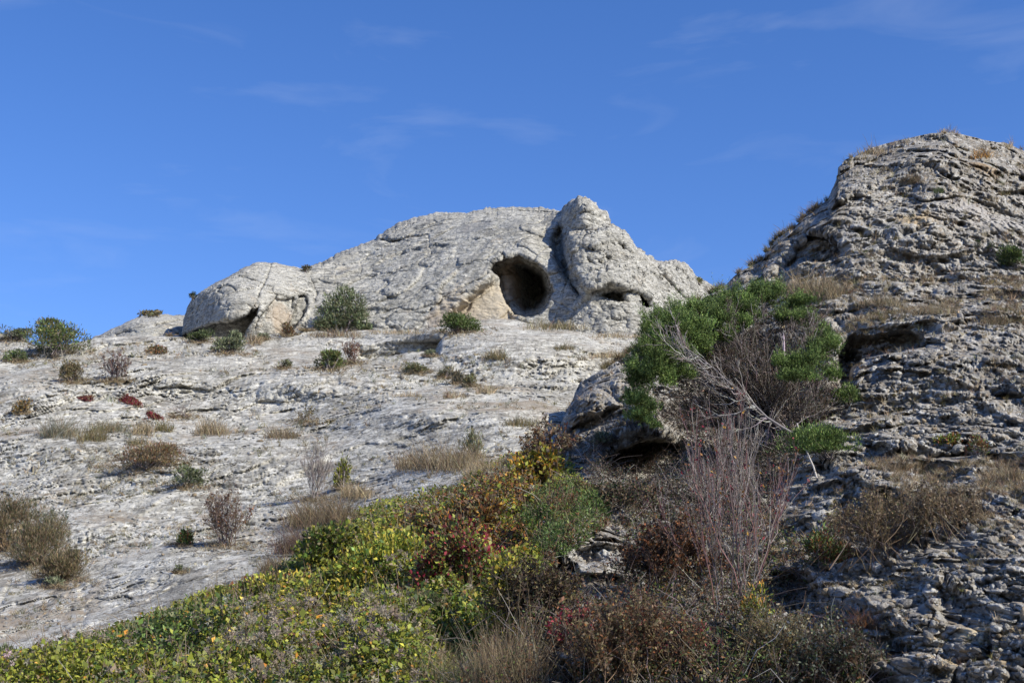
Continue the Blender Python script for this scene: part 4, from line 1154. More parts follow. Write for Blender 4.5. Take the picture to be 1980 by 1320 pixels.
# a bleached upright stub in the bush
stub = curve_to(at([1517], [696], np.array([19.0])), at([1513], [645], np.array([19.1])), 5, wob=0.02)
mb = MB().tubes(stub, taper(1, 5, 0.017, 0.5), pick('deadwood', 1), 6); mb.tubes(spawn(stub, 7, 0.3, 1, 0.25, 0.9, 0.2), taper(7, 4, 0.006, 0.4), pick('deadwood', 7))
mb.build('bleached_stub', M_TWIG, bp, bush)

# the bleached dead trunk leaning out of it
q = np.array([(1534, 838), (1510, 824), (1482, 806), (1462, 786), (1452, 774), (1430, 757), (1405, 735), (1380, 712), (1352, 690), (1325, 672)], float)
tp_ = at(q[:, 0], q[:, 1], np.linspace(18.7, 18.2, len(q)))[None]
dead = thing('dead_tree', tp_[0, 0], 'bleached dead trunk leaning left out of the big heath bush', 'dead tree')
MB().tubes(tp_, taper(1, len(q), 0.021, 0.25), pick('deadwood', 1, 0.05) * 0.68, 7).build('trunk', M_TWIG, tp_[0, 0], dead)
b1 = spawn(tp_, 17, 0.15, 1.0, 0.85, 0.42, 0.0, S=8, bias=(-0.45, -0.1, -0.7), wob=0.09)
b1[..., 2] += (np.linspace(0, 1, 8) ** 2 * 0.34)[None]
b2 = spawn(b1, 6, 0.2, 1.0, 0.40, 0.55, 0.1, S=5, bias=(-0.3, 0, 0.1), wob=0.09); b3 = spawn(b2, 4, 0.2, 1, 0.16, 0.5, 0.15, S=4)
st = spawn(tp_, 14, 0.05, 0.5, 0.16, 0.15, 0.0, S=3, bias=(-0.9, -0.2, -0.9))
mb = MB().tubes(b1, taper(len(b1), 8, 0.010, 0.3), pick('deadwood', len(b1)) * 0.66); mb.tubes(b2, taper(len(b2), 5, 0.0045, 0.5), pick(('greytwig', 'deadwood'), len(b2)))
mb.tubes(b3, taper(len(b3), 4, 0.003, 0.6), pick('greytwig', len(b3))); mb.tubes(st, taper(len(st), 3, 0.011, 0.4), pick('deadwood', len(st)))
mb.build('branches', M_TWIG, tp_[0, 0], dead)
pole = curve_to(at([1580], [925], np.array([16.4])), at([1540], [820], np.array([17.6])), 6, wob=0.012)
tag(MB().tubes(pole, taper(1, 6, 0.013, 0.6), pick('deadwood', 1), 5).build('dead_stick', M_TWIG, pole[0, 0]), 'thin bleached stick leaning on the rock under the green shrub', 'stick')

# ------------------------------------------------------------------ plants on and under the bluff
leafy_shrub('glossy green heath shrub at the foot of the big bush', 1602, 880, 150, 98, ('heath', 'junb', 'green'), n=9500, leaf=8, lw=0.22, up=0.9, which='bluff', lobes=20, mat=M_NEEDLE, flatness=0.6)
leafy_shrub('small green heath shrub in front of the shaded undercut', 1642, 785, 64, 50, ('heath', 'junb'), n=3200, leaf=8, lw=0.22, up=0.9, which='bluff', mat=M_NEEDLE)
leafy_shrub('dark green shrub high on the bluff at the right edge', 1972, 512, 74, 62, ('dark', 'jun', 'green'), n=3000, leaf=7, which='bluff')
leafy_shrub('tiny dark cushion shrub left of the high dark one', 1917, 482, 16, 14, 'dark', n=300, leaf=4, which='bluff')
leafy_shrub('tiny upright dark shrub on the bluff face', 1891, 482, 12, 20, 'dark', n=260, leaf=4, which='bluff')
leafy_shrub('small green leafy plant on the bluff\'s lower ledge', 1828, 862, 46, 32, ('green', 'rust', 'lime'), n=700, leaf=8, which='bluff', name='plant', cat='plant')
leafy_shrub('small green-brown leafy plant beside the ledge\'s dark crack', 1888, 878, 44, 36, ('green', 'tuft', 'rust'), n=600, leaf=8, which='bluff', name='plant', cat='plant')
leafy_shrub('grey-green plant under the rock nose', 1160, 860, 40, 26, 'sage', n=500, leaf=8, which='bluff', name='plant', cat='plant')
leafy_shrub('blue-green plant right of the bare red bush', 1490, 938, 40, 26, 'sage', n=500, leaf=8, which='bluff', name='plant', cat='plant')
leafy_shrub('leafy green undershrub right of the bare red bush', 1592, 1100, 110, 92, ('green', 'jun', 'rust'), n=4200, leaf=10, which='bluff', lobes=16)
bare_bush('brown leafy scrub beside the shaded cleft', 1062, 900, 110, 90, ('brown', 'greytwig'), n1=26, n2=7, n3=5, r=0.55, leaves=('brown', 'rust', 'tuft'), nleaf=1500, leaf=7, base=0.25)
bare_bush('dark brown scrub in the shaded cleft under the rock nose', 1205, 990, 150, 62, ('umber', 'darktwig'), n1=24, n2=8, n3=5, r=0.55, leaves=('brown', 'dark'), nleaf=1500, leaf=7, base=0.28, which='bluff')
bare_bush('tall leafless bush with reddish stems in front of the big bush', 1428, 1185, 330, 385, ('purple', 'darktwig', 'greytwig', 'redtwig'), n1=17, n2=7, n3=4, r=0.85, name='bare_bush', leaves=('rust', 'amber', 'red'), nleaf=420, leaf=7,
          base=0.07, up=0.7, spread=0.3, which='bluff', fan=1.1, lean=(-0.03, 0))
bare_bush('pale grey leafless bush standing behind the reddish one', 1420, 1020, 140, 215, 'greytwig', n1=14, n2=6, n3=4, r=0.65, base=0.22, up=0.9, spread=0.25, which='bluff', fan=0.9)
bare_bush('rusty brown bush beneath the bare red bush', 1290, 1150, 220, 150, ('umber', 'darktwig'), n1=40, n2=8, n3=5, r=0.6, leaves=('rust', 'umber', 'umber'), nleaf=6000, leaf=8, base=0.3, which='bluff')
bare_bush('dark brown bush between vines and the lower rock nose', 1040, 1215, 190, 130, ('umber', 'darktwig'), n1=36, n2=8, n3=5, r=0.6, leaves=('umber', 'olive', 'umber'), nleaf=4200, leaf=8, base=0.3)
bare_bush('wide strip of brown brush on the bluff\'s lower ledge', 1700, 1095, 190, 140, ('brown', 'darktwig', 'brown'), n1=50, n2=8, n3=6, r=0.55, leaves=('brown', 'olive', 'tuft'), nleaf=2600, leaf=6, base=0.34, which='bluff', up=0.7)
bare_bush('brown brush at the right end of the ledge', 1830, 1045, 180, 110, ('brown', 'darktwig', 'tuft'), n1=46, n2=8, n3=6, r=0.55, leaves=('brown', 'umber', 'tuft'), nleaf=2200, leaf=6, base=0.36, which='bluff', up=0.8)
bare_bush('brown bush bulging up at the bottom edge', 1230, 1350, 260, 180, ('umber', 'brown'), n1=60, n2=9, n3=6, r=0.6, leaves=('umber', 'rust', 'olive', 'brown'), nleaf=7000, leaf=8, base=0.34, up=0.7)
bare_bush('grey-olive wispy bush at the bottom edge', 1510, 1330, 170, 140, ('darktwig', 'brown', 'olive'), n1=46, n2=9, n3=6, r=0.55, leaves=('olive', 'grey', 'tuft'), nleaf=3600, leaf=7, base=0.34, up=0.7, which='bluff')
bare_bush('purple-grey bush at the bottom edge left of the rocks', 1630, 1345, 180, 130, ('darktwig', 'umber'), n1=46, n2=9, n3=6, r=0.55, leaves=('umber', 'dark', 'grey'), nleaf=4200, leaf=7, base=0.34, which='bluff')
bare_bush('tangle of bleached dead branches low in the thicket', 1440, 1255, 150, 70, 'greytwig', n1=16, n2=6, n3=4, r=0.7, base=0.25, up=0.1, spread=0.7, which='bluff')
bare_bush('dark tangle with coral red leaves in the thicket', 1130, 1262, 150, 90, ('umber', 'darktwig'), n1=26, n2=7, n3=4, r=0.55, leaves=('red', 'rust', 'red'), nleaf=480, leaf=10, base=0.3)
bare_bush('low tangle with magenta leaves at the bottom', 1310, 1290, 180, 80, ('umber', 'darktwig'), n1=26, n2=7, n3=4, r=0.55, leaves=('crim', 'red'), nleaf=420, leaf=9, base=0.3, which='bluff')
leafy_shrub('yellow-leaved spray in the middle of the thicket', 1275, 1170, 36, 60, ('lime', 'yellow'), n=150, leaf=12, which='bluff', name='plant', cat='plant', lobes=6)
leafy_shrub('small dark green plant amid the bottom brush', 1270, 1330, 70, 50, ('green', 'lime'), n=320, leaf=10, name='plant', cat='plant')
leafy_shrub('green and orange leaf cluster under the reddish stems', 1460, 1225, 90, 90, ('green', 'lime', 'amber', 'olive'), n=800, leaf=10, which='bluff', name='plant', cat='plant', lobes=14)
leafy_shrub('grey-blue low plant among rocks at the bottom', 1530, 1300, 90, 36, 'sage', n=900, leaf=8, which='bluff', name='plant', cat='plant')
leafy_shrub('yellow-green low plant at the bottom left of the rocks', 1610, 1328, 90, 30, ('lime', 'green'), n=600, leaf=10, which='bluff', name='plant', cat='plant')
grass_patch('tall tan grass clump at the bottom edge', 985, 1350, 150, 130, ('straw', 'tuft', 'brown'), 2200, name='tall_grass', cat='grass', blade=1.0, spread=0.22)
grass_patch('pale green grass clump left of the tall tan one', 850, 1340, 160, 80, ('sage', 'straw', 'olive'), 1700, name='tall_grass', cat='grass', blade=1.0, spread=0.35)
for lab, px, py, w, h, pal, n in (
    ('wide patch of tan grass on the bluff\'s saddle', 1570, 572, 120, 48, ('straw', 'tuft'), 1300),
    ('brown tuft on the bluff above the orange stain', 1765, 352, 40, 20, ('brown', 'tuft'), 260),
    ('orange-brown tuft near the bluff\'s summit', 1898, 304, 36, 22, ('brown', 'amber'), 260),
    ('dry wisps on the bluff\'s summit', 1835, 252, 40, 14, 'straw', 160),
    ('dry wisps on the summit\'s right shoulder', 1952, 286, 14, 22, 'straw', 80),
    ('dry wisps on the summit\'s left shoulder', 1685, 297, 60, 20, 'straw', 240),
    ('dark green tuft mid bluff', 1815, 372, 18, 16, ('jun', 'dark'), 120),
    ('olive tuft by the dark crack at the right edge', 1945, 376, 24, 16, ('olive', 'tuft'), 160),
    ('straw patch below the peak, left part', 1700, 590, 90, 24, ('straw', 'tuft'), 620),
    ('straw patch below the peak, middle part', 1810, 605, 90, 24, ('straw', 'tuft'), 620),
    ('brown tuft right of the shaded undercut', 1925, 625, 50, 26, ('tuft', 'brown'), 380),
    ('tan tuft on the right edge of the bluff\'s ledge', 1940, 925, 90, 34, ('straw', 'brown'), 620),
    ('rusty tuft among the low rocks', 1672, 1212, 60, 34, ('brown', 'rust'), 420),
    ('sparse tuft in front of the low white rock', 1720, 985, 70, 30, ('tuft', 'brown'), 420),
    ('dark tuft on the crest of the lower ledge', 1760, 905, 80, 20, ('brown', 'tuft'), 380),
):
    grass_patch(lab, px, py, w, h, pal, n, which='bluff', group='dry grass tufts on the bluff')

# ------------------------------------------------------------------ creeper carpet: leaves and seed fluff nobody could count
POLY = [(-120, 1318), (0, 1290), (100, 1264), (200, 1230), (300, 1188), (400, 1152), (480, 1132), (530, 1108), (590, 1056), (650, 1010), (715, 978), (800, 962), (880, 938),
        (940, 900), (1000, 874), (1060, 868), (1100, 890), (1120, 930), (1080, 970), (1040, 1000), (1020, 1040), (1050, 1080), (1046, 1180), (1010, 1230), (950, 1262), (880, 1285),
        (850, 1420), (-120, 1420)]
def in_poly(n, poly, bx):
    x = rng.uniform(bx[0], bx[1], n); y = rng.uniform(bx[2], bx[3], n)
    k = poly_sd(x, y, poly) > 0
    return x[k], y[k]
x, y = in_poly(300000, POLY, (-120, 1130, 860, 1420))
p, nn, Y = hit(x, y, 'all')
ok = Y < 27; x, y, p, Y = x[ok], y[ok], p[ok], Y[ok]
n = len(x)
sd_ = poly_sd(x, y, POLY) + 30 * fbm(p / 0.9, 3, 407)
hum2 = fbm(p / 0.4, 2, 405)
p_c = p
hum = np.clip(0.5 + 0.95 * fbm(p / 1.15, 3, 401), 0, 1)
top_h = np.clip(0.0 + 0.80 * hum + 0.36 * hum2, 0.03, 1.1) * (0.25 + 0.75 * smooth(0, 130, sd_)) * smooth(-4, 16, sd_)
zz = top_h * (1 - rng.uniform(0, 1, n) ** 1.5 * 0.9)
lp = p + np.stack([rng.normal(0, 0.05, n), rng.normal(0, 0.05, n), zz], -1)
g = lambda cx, cy, rx, ry: np.exp(-(((x - cx) / rx) ** 2 + ((y - cy) / ry) ** 2))
nz = fbm(p / 0.9, 3, 411); nz2 = fbm(p / 0.45, 3, 421)
redw = 0.80 * g(900, 1010, 150, 75) + 0.75 * g(940, 1110, 120, 80) + 0.7 * g(1000, 940, 60, 60) + 0.45 * g(420, 1150, 200, 60) + 0.5 * g(620, 1290, 150, 40) + 0.35 * g(540, 1130, 80, 40) + 1.5 * nz - 0.30
yelw = 0.75 * g(700, 1110, 170, 80) + 0.6 * g(1010, 1120, 50, 80) + 0.55 * g(1030, 910, 60, 40) + 0.5 * g(560, 1250, 220, 60) + 0.9 * nz2 + 0.05
grnw = 0.6 * g(600, 1090, 90, 50) + 0.5 * g(880, 960, 50, 40) + 0.45 * g(330, 1260, 200, 50) + 0.7 * fbm(p / 0.7, 3, 431)
u = rng.uniform(0, 1, n)
isred = u < smooth(0.05, 0.75, redw) * 0.72
isyel = ~isred & (yelw + rng.normal(0, 0.22, n) > 0.66)
isgrn = ~isred & ~isyel & (grnw + rng.normal(0, 0.22, n) > 0.20)
col = pick('lime', n); dull = rng.uniform(0, 1, n) < smooth(-0.2, 0.35, fbm(p / 0.55, 3, 461)) * 0.5; col[dull] = pick(('olive', 'brown', 'green', 'tuft'), dull.sum()); col[isgrn] = pick(('green', 'green', 'jun'), isgrn.sum()); col[isyel] = pick(('yellow', 'lime'), isyel.sum())
crim = isred & (g(950, 1120, 90, 50) + 0.5 * g(900, 1060, 60, 40) + 0.6 * fbm(p / 0.3, 2, 441) > 0.55)
col[isred] = pick(('rust', 'rust', 'brown'), isred.sum()); col[crim] = pick(('red', 'crim', 'rust'), crim.sum())
am = rng.uniform(0, 1, n) < 0.02 + 0.14 * g(1000, 960, 90, 60) + 0.10 * g(880, 1060, 130, 80); col[am] = pick('amber', am.sum())
L = np.clip(0.042 * np.exp(rng.normal(0, 0.38, n)), 0.018, 0.11) * smooth(-6, 6, sd_ + rng.normal(0, 5, n)) * np.where(isred, 0.85, 1.0)
dr = rng.normal(size=(n, 3)) * 0.8 + np.array([0.1, -0.35, 0.1])
col = col * np.exp(0.55 * fbm(p / 0.45, 3, 471))[:, None]
org = np.array([-2.0, 15.0, 0.6])
upv = np.broadcast_to(np.array([0.2, -0.5, 1.0]), (n, 3))
mk = ~isred
carpet = MB().leaves(lp[mk], dr[mk], L[mk], L[mk] * 0.62, col[mk], flat=upv[mk]).build('creeper', M_LEAF, org)
tag(carpet, 'yellow-green creeper carpet with grey seed fluff spilling over the lower left slope', 'creeper', kind='stuff')
bram = MB().leaves(lp[isred], dr[isred], L[isred], L[isred] * 0.6, col[isred], flat=upv[isred]).build('bramble', M_LEAF, org)
tag(bram, 'red and russet bramble leaves woven through the creeper', 'bramble', kind='stuff')
# stems
k = rng.integers(0, n, 1500)
a = p[k]; b = lp[k] + rng.normal(size=(1500, 3)) * np.array([0.3, 0.2, 0.08]); b[:, 2] = np.maximum(b[:, 2], a[:, 2] + 0.03)
MB().tubes(curve_to(a, b, 5, wob=0.1), taper(1500, 5, 0.005, 0.5), pick(('brown', 'greytwig'), 1500)).build('stems', M_TWIG, org, carpet).location = (0, 0, 0)
# seed fluff
fw = -0.15 + 1.5 * fbm(p / 0.55, 3, 451) + 1.0 * g(600, 1290, 200, 50) + 0.35 * g(230, 1290, 60, 30) + 0.4 * g(650, 1030, 80, 40) + 0.5 * g(820, 1010, 60, 25) + 0.5 * g(950, 960, 80, 30) + 0.25 * (Y < 15)
cand = np.nonzero((rng.uniform(0, 1, n) < np.clip(fw, 0, 1) * 0.06) & (top_h > 0.15))[0]
hp = p[cand] + np.stack([rng.normal(0, 0.03, len(cand)), rng.normal(0, 0.03, len(cand)), top_h[cand] + rng.uniform(-0.01, 0.07, len(cand))], -1)
K = 22
idx = np.repeat(np.arange(len(cand)), K)
dd = unit(rng.normal(size=(len(idx), 3)))
fl = rng.uniform(0.018, 0.055, len(cand))[idx]
MB().leaves(hp[idx] + dd * fl[:, None] * 0.15, dd, fl, fl * 0.26, pick('fluff', len(cand), 0.15)[idx]).build('seed_heads', M_FLUFF, org, carpet).location = (0, 0, 0)

# bushes standing up out of the creeper
for lab, px, py, w, h, pal, nn_ in (
    ('yellow-leaved bush standing between red brambles and dark scrub', 1000, 1235, 130, 165, ('yellow', 'lime', 'lime', 'olive'), 5200),
    ('red and green bramble bush in the middle of the creeper', 905, 1165, 210, 150, ('rust', 'green', 'red', 'olive', 'umber', 'lime'), 8500),
    ('russet bramble bush below the straw grass', 905, 1045, 170, 95, ('rust', 'brown', 'olive', 'amber'), 5600),
    ('orange-yellow bush at the upper tip of the creeper', 1045, 945, 110, 85, ('yellow', 'amber', 'lime', 'brown'), 3600),
    ('tall bright green bush rising from the creeper left of the brambles', 745, 1150, 220, 150, ('lime', 'green', 'lime', 'yellow'), 9000),
    ('yellow-green bush on the creeper\'s upper edge', 655, 1095, 160, 90, ('green', 'lime', 'olive'), 5200),
    ('low yellow-green bush in the creeper\'s left half', 520, 1200, 180, 85, ('lime', 'yellow', 'green', 'brown'), 5600),
    ('dark green bush beside the yellow-leaved one', 850, 1240, 150, 100, ('green', 'jun', 'olive'), 4800)):
    leafy_shrub(lab, px, py, w, h, pal, n=nn_, leaf=11, lw=0.6, up=0.3, lobes=24, gaps=0.22, name='bush', cat='bush', stem='brown')

n_c = n
# ------------------------------------------------------------------ green herbs with dry stalks beside the creeper
POLY3 = [(985, 985), (1010, 945), (1060, 915), (1110, 905), (1150, 920), (1182, 955), (1180, 990), (1140, 1020), (1105, 1045), (1060, 1075), (1030, 1060), (1010, 1030)]
x3, y3 = in_poly(34000, POLY3, (980, 1190, 900, 1080))
y3 = y3 + 22
p3, nn3, Y3 = hit(x3, y3, 'all')
h3 = np.clip(0.05 + 0.42 * (0.4 + 0.5 * fbm(p3 / 0.6, 3, 701)) + 0.14 * fbm(p3 / 0.25, 2, 703), 0.04, 0.7) * smooth(-4, 30, poly_sd(x3, y3 - 22, POLY3))
org3 = hit(1080, 1040)[0][0]
herb = thing('herb_patch', org3, 'green leafy herbs with dry upright stalks between creeper and lower rock nose', 'herbs')
c3 = pick(('green', 'green', 'jun', 'junb'), len(x3))
yk = fbm(p3 / 0.4, 2, 705) + rng.normal(0, 0.12, len(x3)) > 0.22; c3[yk] = pick(('tuft', 'lime', 'rust'), yk.sum())
um = fbm(p3 / 0.35, 2, 709) + rng.normal(0, 0.1, len(x3)) < -0.16; c3[um] = pick(('brown', 'umber', 'rust'), um.sum())
L3 = rng.uniform(0.02, 0.06, len(x3))
hb = MB().leaves(p3 + np.stack([0 * x3, 0 * x3, h3 * rng.uniform(0.1, 1, len(x3))], -1), rng.normal(size=p3.shape) * 0.7 + np.array([0, -0.1, 0.7]), L3, L3 * 0.28, c3)
k = rng.integers(0, len(x3), 80)
a = p3[k]; b = a + np.stack([rng.normal(0, 0.07, 80), rng.normal(0, 0.05, 80), h3[k] * rng.uniform(0.8, 1.35, 80) + 0.08], -1)
hb.tubes(curve_to(a, b, 5, wob=0.03), taper(80, 5, 0.0035, 0.6), pick(('straw', 'tuft'), 80))
hb.build('foliage', M_LEAF, org3, herb)

# ------------------------------------------------------------------ brown undergrowth filling the gully at the bottom
POLY2 = [(1010, 1140), (1060, 1150), (1100, 1150), (1180, 1160), (1215, 1080), (1180, 1010), (1230, 990), (1330, 1000), (1400, 1000), (1500, 1010), (1560, 1040), (1560, 1130), (1520, 1190), (1480, 1220),
         (1530, 1240), (1620, 1250), (1680, 1290), (1700, 1420), (830, 1420), (900, 1290), (980, 1240)]
x2, y2 = in_poly(52000, POLY2, (830, 1710, 980, 1420))
xb, yb = in_poly(40000, [(1120, 880), (1225, 815), (1330, 790), (1420, 800), (1530, 838), (1560, 900), (1500, 960), (1500, 1010), (1230, 1000), (1150, 950)], (1120, 1570, 780, 1020))  # dark fill below the big bush, in place of the shade there
x2 = np.concatenate([x2, xb]); y2 = np.concatenate([y2, yb])
p2, nn2, Y2 = hit(x2, y2, 'all')
h2 = np.clip(0.04 + 0.60 * np.clip(0.45 + 1.0 * fbm(p2 / 0.7, 3, 601), 0, 1) + 0.2 * fbm(p2 / 0.3, 2, 603), 0.02, 0.75) * np.where(np.arange(len(x2)) < len(x2) - len(xb), smooth(0, 30, poly_sd(x2, y2, POLY2)), 0.75)
lp2 = p2 + np.stack([0 * x2, 0 * x2, h2 * rng.uniform(0.1, 1, len(x2))], -1)
w2 = fbm(p2 / 0.6, 3, 605)
c2 = pick(('umber', 'umber', 'brown', 'olive', 'dark', 'rust'), len(x2))
gk = w2 + rng.normal(0, 0.12, len(x2)) > 0.12; c2[gk] = pick(('green', 'olive', 'dark'), gk.sum())
c2[-len(xb):] = pick(('umber', 'darktwig', 'umber', 'dark'), len(xb))  # this part coloured darker to imitate shadow under the bush
rk = (w2 + rng.normal(0, 0.1, len(x2)) < -0.40) & (np.arange(len(x2)) < len(x2) - len(xb)); c2[rk] = pick(('rust', 'red', 'rust'), rk.sum())
L2 = rng.uniform(0.018, 0.042, len(x2))
org2 = np.array([1.8, 12.5, 0.8])
ug = MB().leaves(lp2, rng.normal(size=lp2.shape) + np.array([0, -0.2, 0.3]), L2, L2 * 0.45, c2).build('undergrowth', M_LEAF, org2)
tag(ug, 'brown and russet undergrowth filling the gully at the bottom, with dark shade fill under the bush', 'undergrowth', kind='stuff')
ns = 2200
k = rng.integers(0, len(x2), ns)
a = p2[k]; b = a + np.stack([rng.normal(0, 0.25, ns), rng.normal(0, 0.16, ns), h2[k] * rng.uniform(0.4, 1.2, ns) + 0.03], -1)
MB().tubes(curve_to(a, b, 5, wob=0.12, rise=0.1), taper(ns, 5, 0.0045, 0.4), pick(('darktwig', 'umber', 'darktwig', 'greytwig'), ns)).build('stems', M_TWIG, org2, ug).location = (0, 0, 0)

# ------------------------------------------------------------------ thin scatter of small dry plants over the rock
def scatter(label, which, n, box, pal, hpx, dens, name):
    x = rng.uniform(box[0], box[1], n); y = rng.uniform(box[2], box[3], n)
    p, nn, Y = hit(x, y, which)
    keep = (dens(p) > 0) & (nn[:, 2] > 0.45) & (poly_sd(x, y, POLY) < -8)
    p, Y = p[keep], Y[keep]
    k = 9; idx = np.repeat(np.arange(len(p)), k)
    s = Y[idx] / F
    base = p[idx] + rng.normal(size=(len(idx), 3)) * np.array([1, 1, 0]) * (2.2 * s)[:, None]
    hh = hpx * s * np.exp(rng.normal(0, 0.35, len(p)))[idx]
    mb = MB()
    ee = base + np.stack([rng.normal(0, 0.45, len(idx)) * hh, rng.normal(0, 0.45, len(idx)) * hh, hh * rng.uniform(0.4, 1, len(idx))], -1)
    st = curve_to(base, ee, 3, wob=0.05, rise=0.08)
    w = (0.8 * s)[:, None] * np.linspace(1, 0.3, 3)[None]
    mb.ribbons(st, w, pick(pal, len(p), 0.25)[idx] * np.exp(rng.normal(0, 0.15, (len(idx), 1))))
    o = p.mean(0)
    return tag(mb.build(name, M_GRASS, o), label, 'grass', kind='stuff')
scatter('thin scatter of small dry grass over the pale slope', 'hill', 8500, (-150, 1150, 665, 1240), ('tuft', 'straw', 'olive', 'grey'), 8.0,
        lambda p: fbm(p / 2.2, 3, 501) + 0.4 * fbm(p / 0.5, 2, 503) - 0.10, 'dry_grass')
scatter('thin scatter of small dry grass over the dark bluff', 'bluff', 10000, (1080, 2000, 270, 1330), ('tuft', 'straw', 'brown', 'olive'), 11.0,
        lambda p: fbm(p / 1.8, 3, 511) + 0.4 * fbm(p / 0.4, 2, 513) - 0.03, 'dry_grass')

# dry grass and litter gathered round the feet of the slope's shrubs
bx, by, bw = [], [], []
for (px, py, w, Yp) in SHRUBS:
    if px > 1150 or py > 1150: continue
    k = int(26 + w * 0.9)
    bx.append(px + rng.normal(0, 0.36, k) * w); by.append(py + rng.normal(0, 0.06, k) * w + 1); bw.append(np.full(k, w))
bx = np.concatenate(bx); by = np.concatenate(by)
p, nn, Y = hit(bx, by, 'hill')
k = 8; idx = np.repeat(np.arange(len(p)), k); s_ = Y[idx] / F
base = p[idx] + rng.normal(size=(len(idx), 3)) * np.array([1, 1, 0]) * (3 * s_)[:, None]
hh = 9 * s_ * rng.uniform(0.3, 1.2, len(p))[idx]
ee = base + np.stack([rng.normal(0, 0.7, len(idx)) * hh, rng.normal(0, 0.7, len(idx)) * hh, hh * rng.uniform(0.2, 1, len(idx))], -1)
mb = MB(); mb.ribbons(curve_to(base, ee, 3, wob=0.06, rise=0.06), (0.9 * s_)[:, None] * np.linspace(1, 0.4, 3)[None], pick(('straw', 'brown', 'tuft'), len(idx)))
tag(mb.build('dry_grass', M_GRASS, p.mean(0)), 'dry grass and litter round the feet of the shrubs on the slope', 'grass', kind='stuff')
scatter('dry grass covering the ledge below the bluff\'s peak', 'bluff', 5200, (1540, 2010, 535, 650), ('straw', 'tuft', 'brown', 'straw'), 8.0,
        lambda p: fbm(p / 1.6, 3, 521) + 0.4 * fbm(p / 0.4, 2, 523) - 0.08, 'dry_grass')
scatter('brown dry grass along the bluff\'s lower ledge', 'bluff', 4200, (1620, 2010, 880, 1010), ('brown', 'tuft', 'straw'), 11.0,
        lambda p: fbm(p / 1.2, 3, 531) + 0.4 * fbm(p / 0.4, 2, 533) + 0.02, 'dry_grass')

# dry stalks standing through the creeper
k = rng.integers(0, n_c, 2600); k = k[(fbm(p_c[k] / 0.9, 3, 801) > -0.05)]
a = p_c[k]; hh = (top_h[k] + rng.uniform(0.02, 0.22, len(k)))
b = a + np.stack([rng.normal(0, 0.14, len(k)), rng.normal(0, 0.1, len(k)), hh], -1)
tag(MB().tubes(curve_to(a, b, 4, wob=0.06), taper(len(k), 4, 0.0035, 0.5), pick(('straw', 'tuft', 'brown'), len(k))).build('dry_grass', M_GRASS, org), 'dry stalks standing through the creeper', 'grass', kind='stuff')

# ------------------------------------------------------------------ pebbles and broken stone set in the bluff
M_STONE = leaf_material('loose_stone', 0.9, 0.0, 0.2)
_t = M_STONE.node_tree; _n = _t.nodes.new('ShaderNodeTexNoise'); _n.inputs['Scale'].default_value = 45.0; _n.inputs['Detail'].default_value = 6.0
_g = _t.nodes.new('ShaderNodeNewGeometry'); _t.links.new(_g.outputs['Position'], _n.inputs['Vector'])
_b = _t.nodes.new('ShaderNodeBump'); _b.inputs['Distance'].default_value = 0.02; _b.inputs['Strength'].default_value = 0.8
_t.links.new(_n.outputs['Fac'], _b.inputs['Height']); _t.links.new(_b.outputs['Normal'], _t.nodes['Principled BSDF'].inputs['Normal'])
_m = _t.nodes.new('ShaderNodeMix'); _m.data_type = 'RGBA'; _m.blend_type = 'MULTIPLY'; _m.inputs['Factor'].default_value = 1.0
_r = _t.nodes.new('ShaderNodeMapRange'); _r.inputs['From Min'].default_value = 0.35; _r.inputs['From Max'].default_value = 0.65
_r.inputs['To Min'].default_value = 0.55; _r.inputs['To Max'].default_value = 1.3
_t.links.new(_n.outputs['Fac'], _r.inputs['Value']); _t.links.new(_r.outputs['Result'], _m.inputs['B'])
_a = [q for q in _t.nodes if q.type == 'ATTRIBUTE'][0]; _t.links.new(_a.outputs['Color'], _m.inputs['A'])
_t.links.new(_m.outputs['Result'], _t.nodes['Principled BSDF'].inputs['Base Color'])
C['stone'] = [(0.25, 0.235, 0.205), (0.33, 0.315, 0.285), (0.18, 0.165, 0.145), (0.42, 0.405, 0.37), (0.30, 0.235, 0.155), (0.22, 0.205, 0.185)]
import bmesh
_bm = bmesh.new(); bmesh.ops.create_icosphere(_bm, subdivisions=2, radius=1.0)
IV = np.array([v.co[:] for v in _bm.verts]); IF = np.array([[v.index for v in f.verts] for f in _bm.faces]); _bm.free()
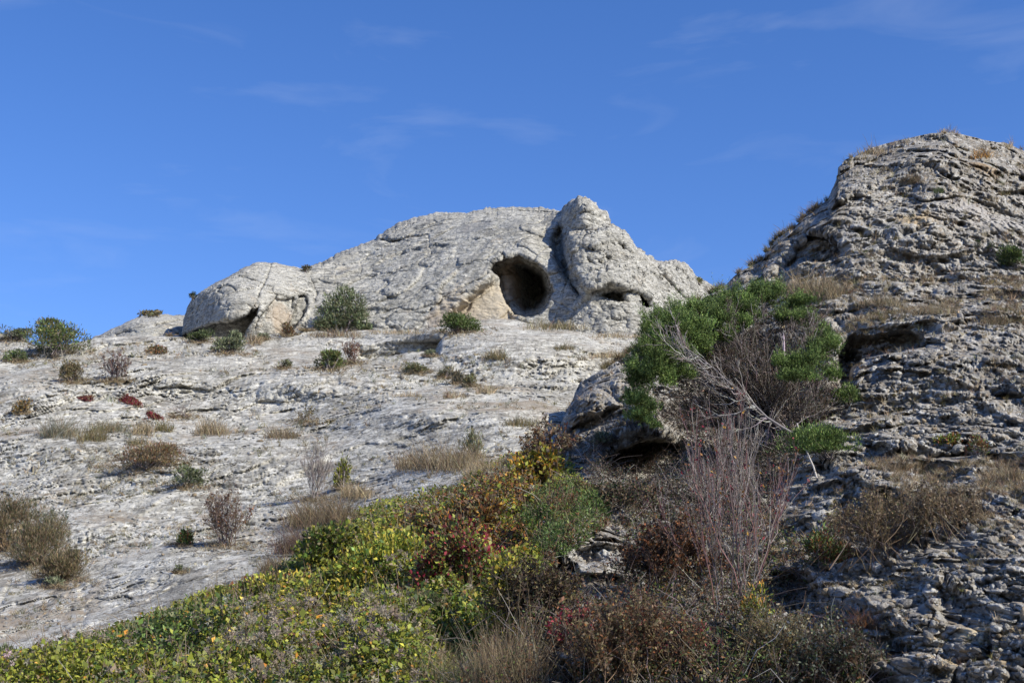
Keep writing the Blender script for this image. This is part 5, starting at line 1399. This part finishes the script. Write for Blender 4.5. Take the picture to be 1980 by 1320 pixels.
def stones(label, which, n, box, px_mean, name, weight):
    x = rng.uniform(box[0], box[1], n); y = rng.uniform(box[2], box[3], n)
    p, nn, Y = hit(x, y, which)
    keep = weight(p, x, y) > rng.uniform(0, 1, n)
    p, nn, Y = p[keep], nn[keep], Y[keep]; m = len(p)
    r = np.clip(px_mean * np.exp(rng.normal(0, 0.45, m)), 2.5, 26) * 0.5 * Y / F
    dims = r[:, None] * np.exp(rng.normal(0, 0.25, (m, 3))) * np.array([1.15, 1.0, 0.8])
    a = rng.uniform(0, 2 * math.pi, m); ca, sa = np.cos(a)[:, None], np.sin(a)[:, None]
    V = IV[None] * dims[:, None]
    V = V * (1 + 0.85 * perlin((IV[None] * 1.3 + rng.uniform(-50, 50, (m, 1, 3))).reshape(-1, 3), 61).reshape(m, -1, 1))
    tilt = rng.normal(0, 0.35, (m, 1))
    X_, Z_ = V[..., 0] * np.cos(tilt) - V[..., 2] * np.sin(tilt), V[..., 0] * np.sin(tilt) + V[..., 2] * np.cos(tilt)
    W = np.stack([X_ * ca - V[..., 1] * sa, X_ * sa + V[..., 1] * ca, Z_], -1) + p[:, None] - nn[:, None] * (r * 0.25)[:, None, None]
    nv = len(IV)
    loops = (IF[None] + (np.arange(m) * nv)[:, None, None]).reshape(-1)
    o = p.mean(0)
    ob = mesh_from(name, W.reshape(-1, 3), loops, np.full(m * len(IF), 3), M_STONE, smoothed=False, col=np.repeat(np.array(C['stone'])[rng.integers(0, 6, m)] * np.exp(rng.normal(-0.12, 0.2, (m, 1))), nv, 0), origin=o)
    return tag(ob, label, 'rubble', kind='stuff')
stones('pebbles and broken stones set in the lower right of the bluff', 'bluff', 3600, (1440, 2010, 1000, 1420), 8.0, 'rubble',
       lambda p, x, y: smooth(-0.2, 0.25, fbm(p / np.array([0.7, 1.5, 0.7]), 3, 901)) * 0.9)
stones('pebbles and broken stones set in the bluff\'s middle slope', 'bluff', 5200, (1600, 2010, 600, 1000), 6.0, 'rubble',
       lambda p, x, y: smooth(-0.1, 0.3, fbm(p / np.array([0.9, 2.0, 0.9]), 3, 911)) * 0.8)
stones('small loose stones lying on the pale slope', 'hill', 2600, (-40, 1120, 680, 1260), 5.0, 'rubble',
       lambda p, x, y: smooth(0.0, 0.3, fbm(p / np.array([1.6, 3.5, 1.6]), 3, 921)) * 0.8 * (poly_sd(x, y, POLY) < -6))
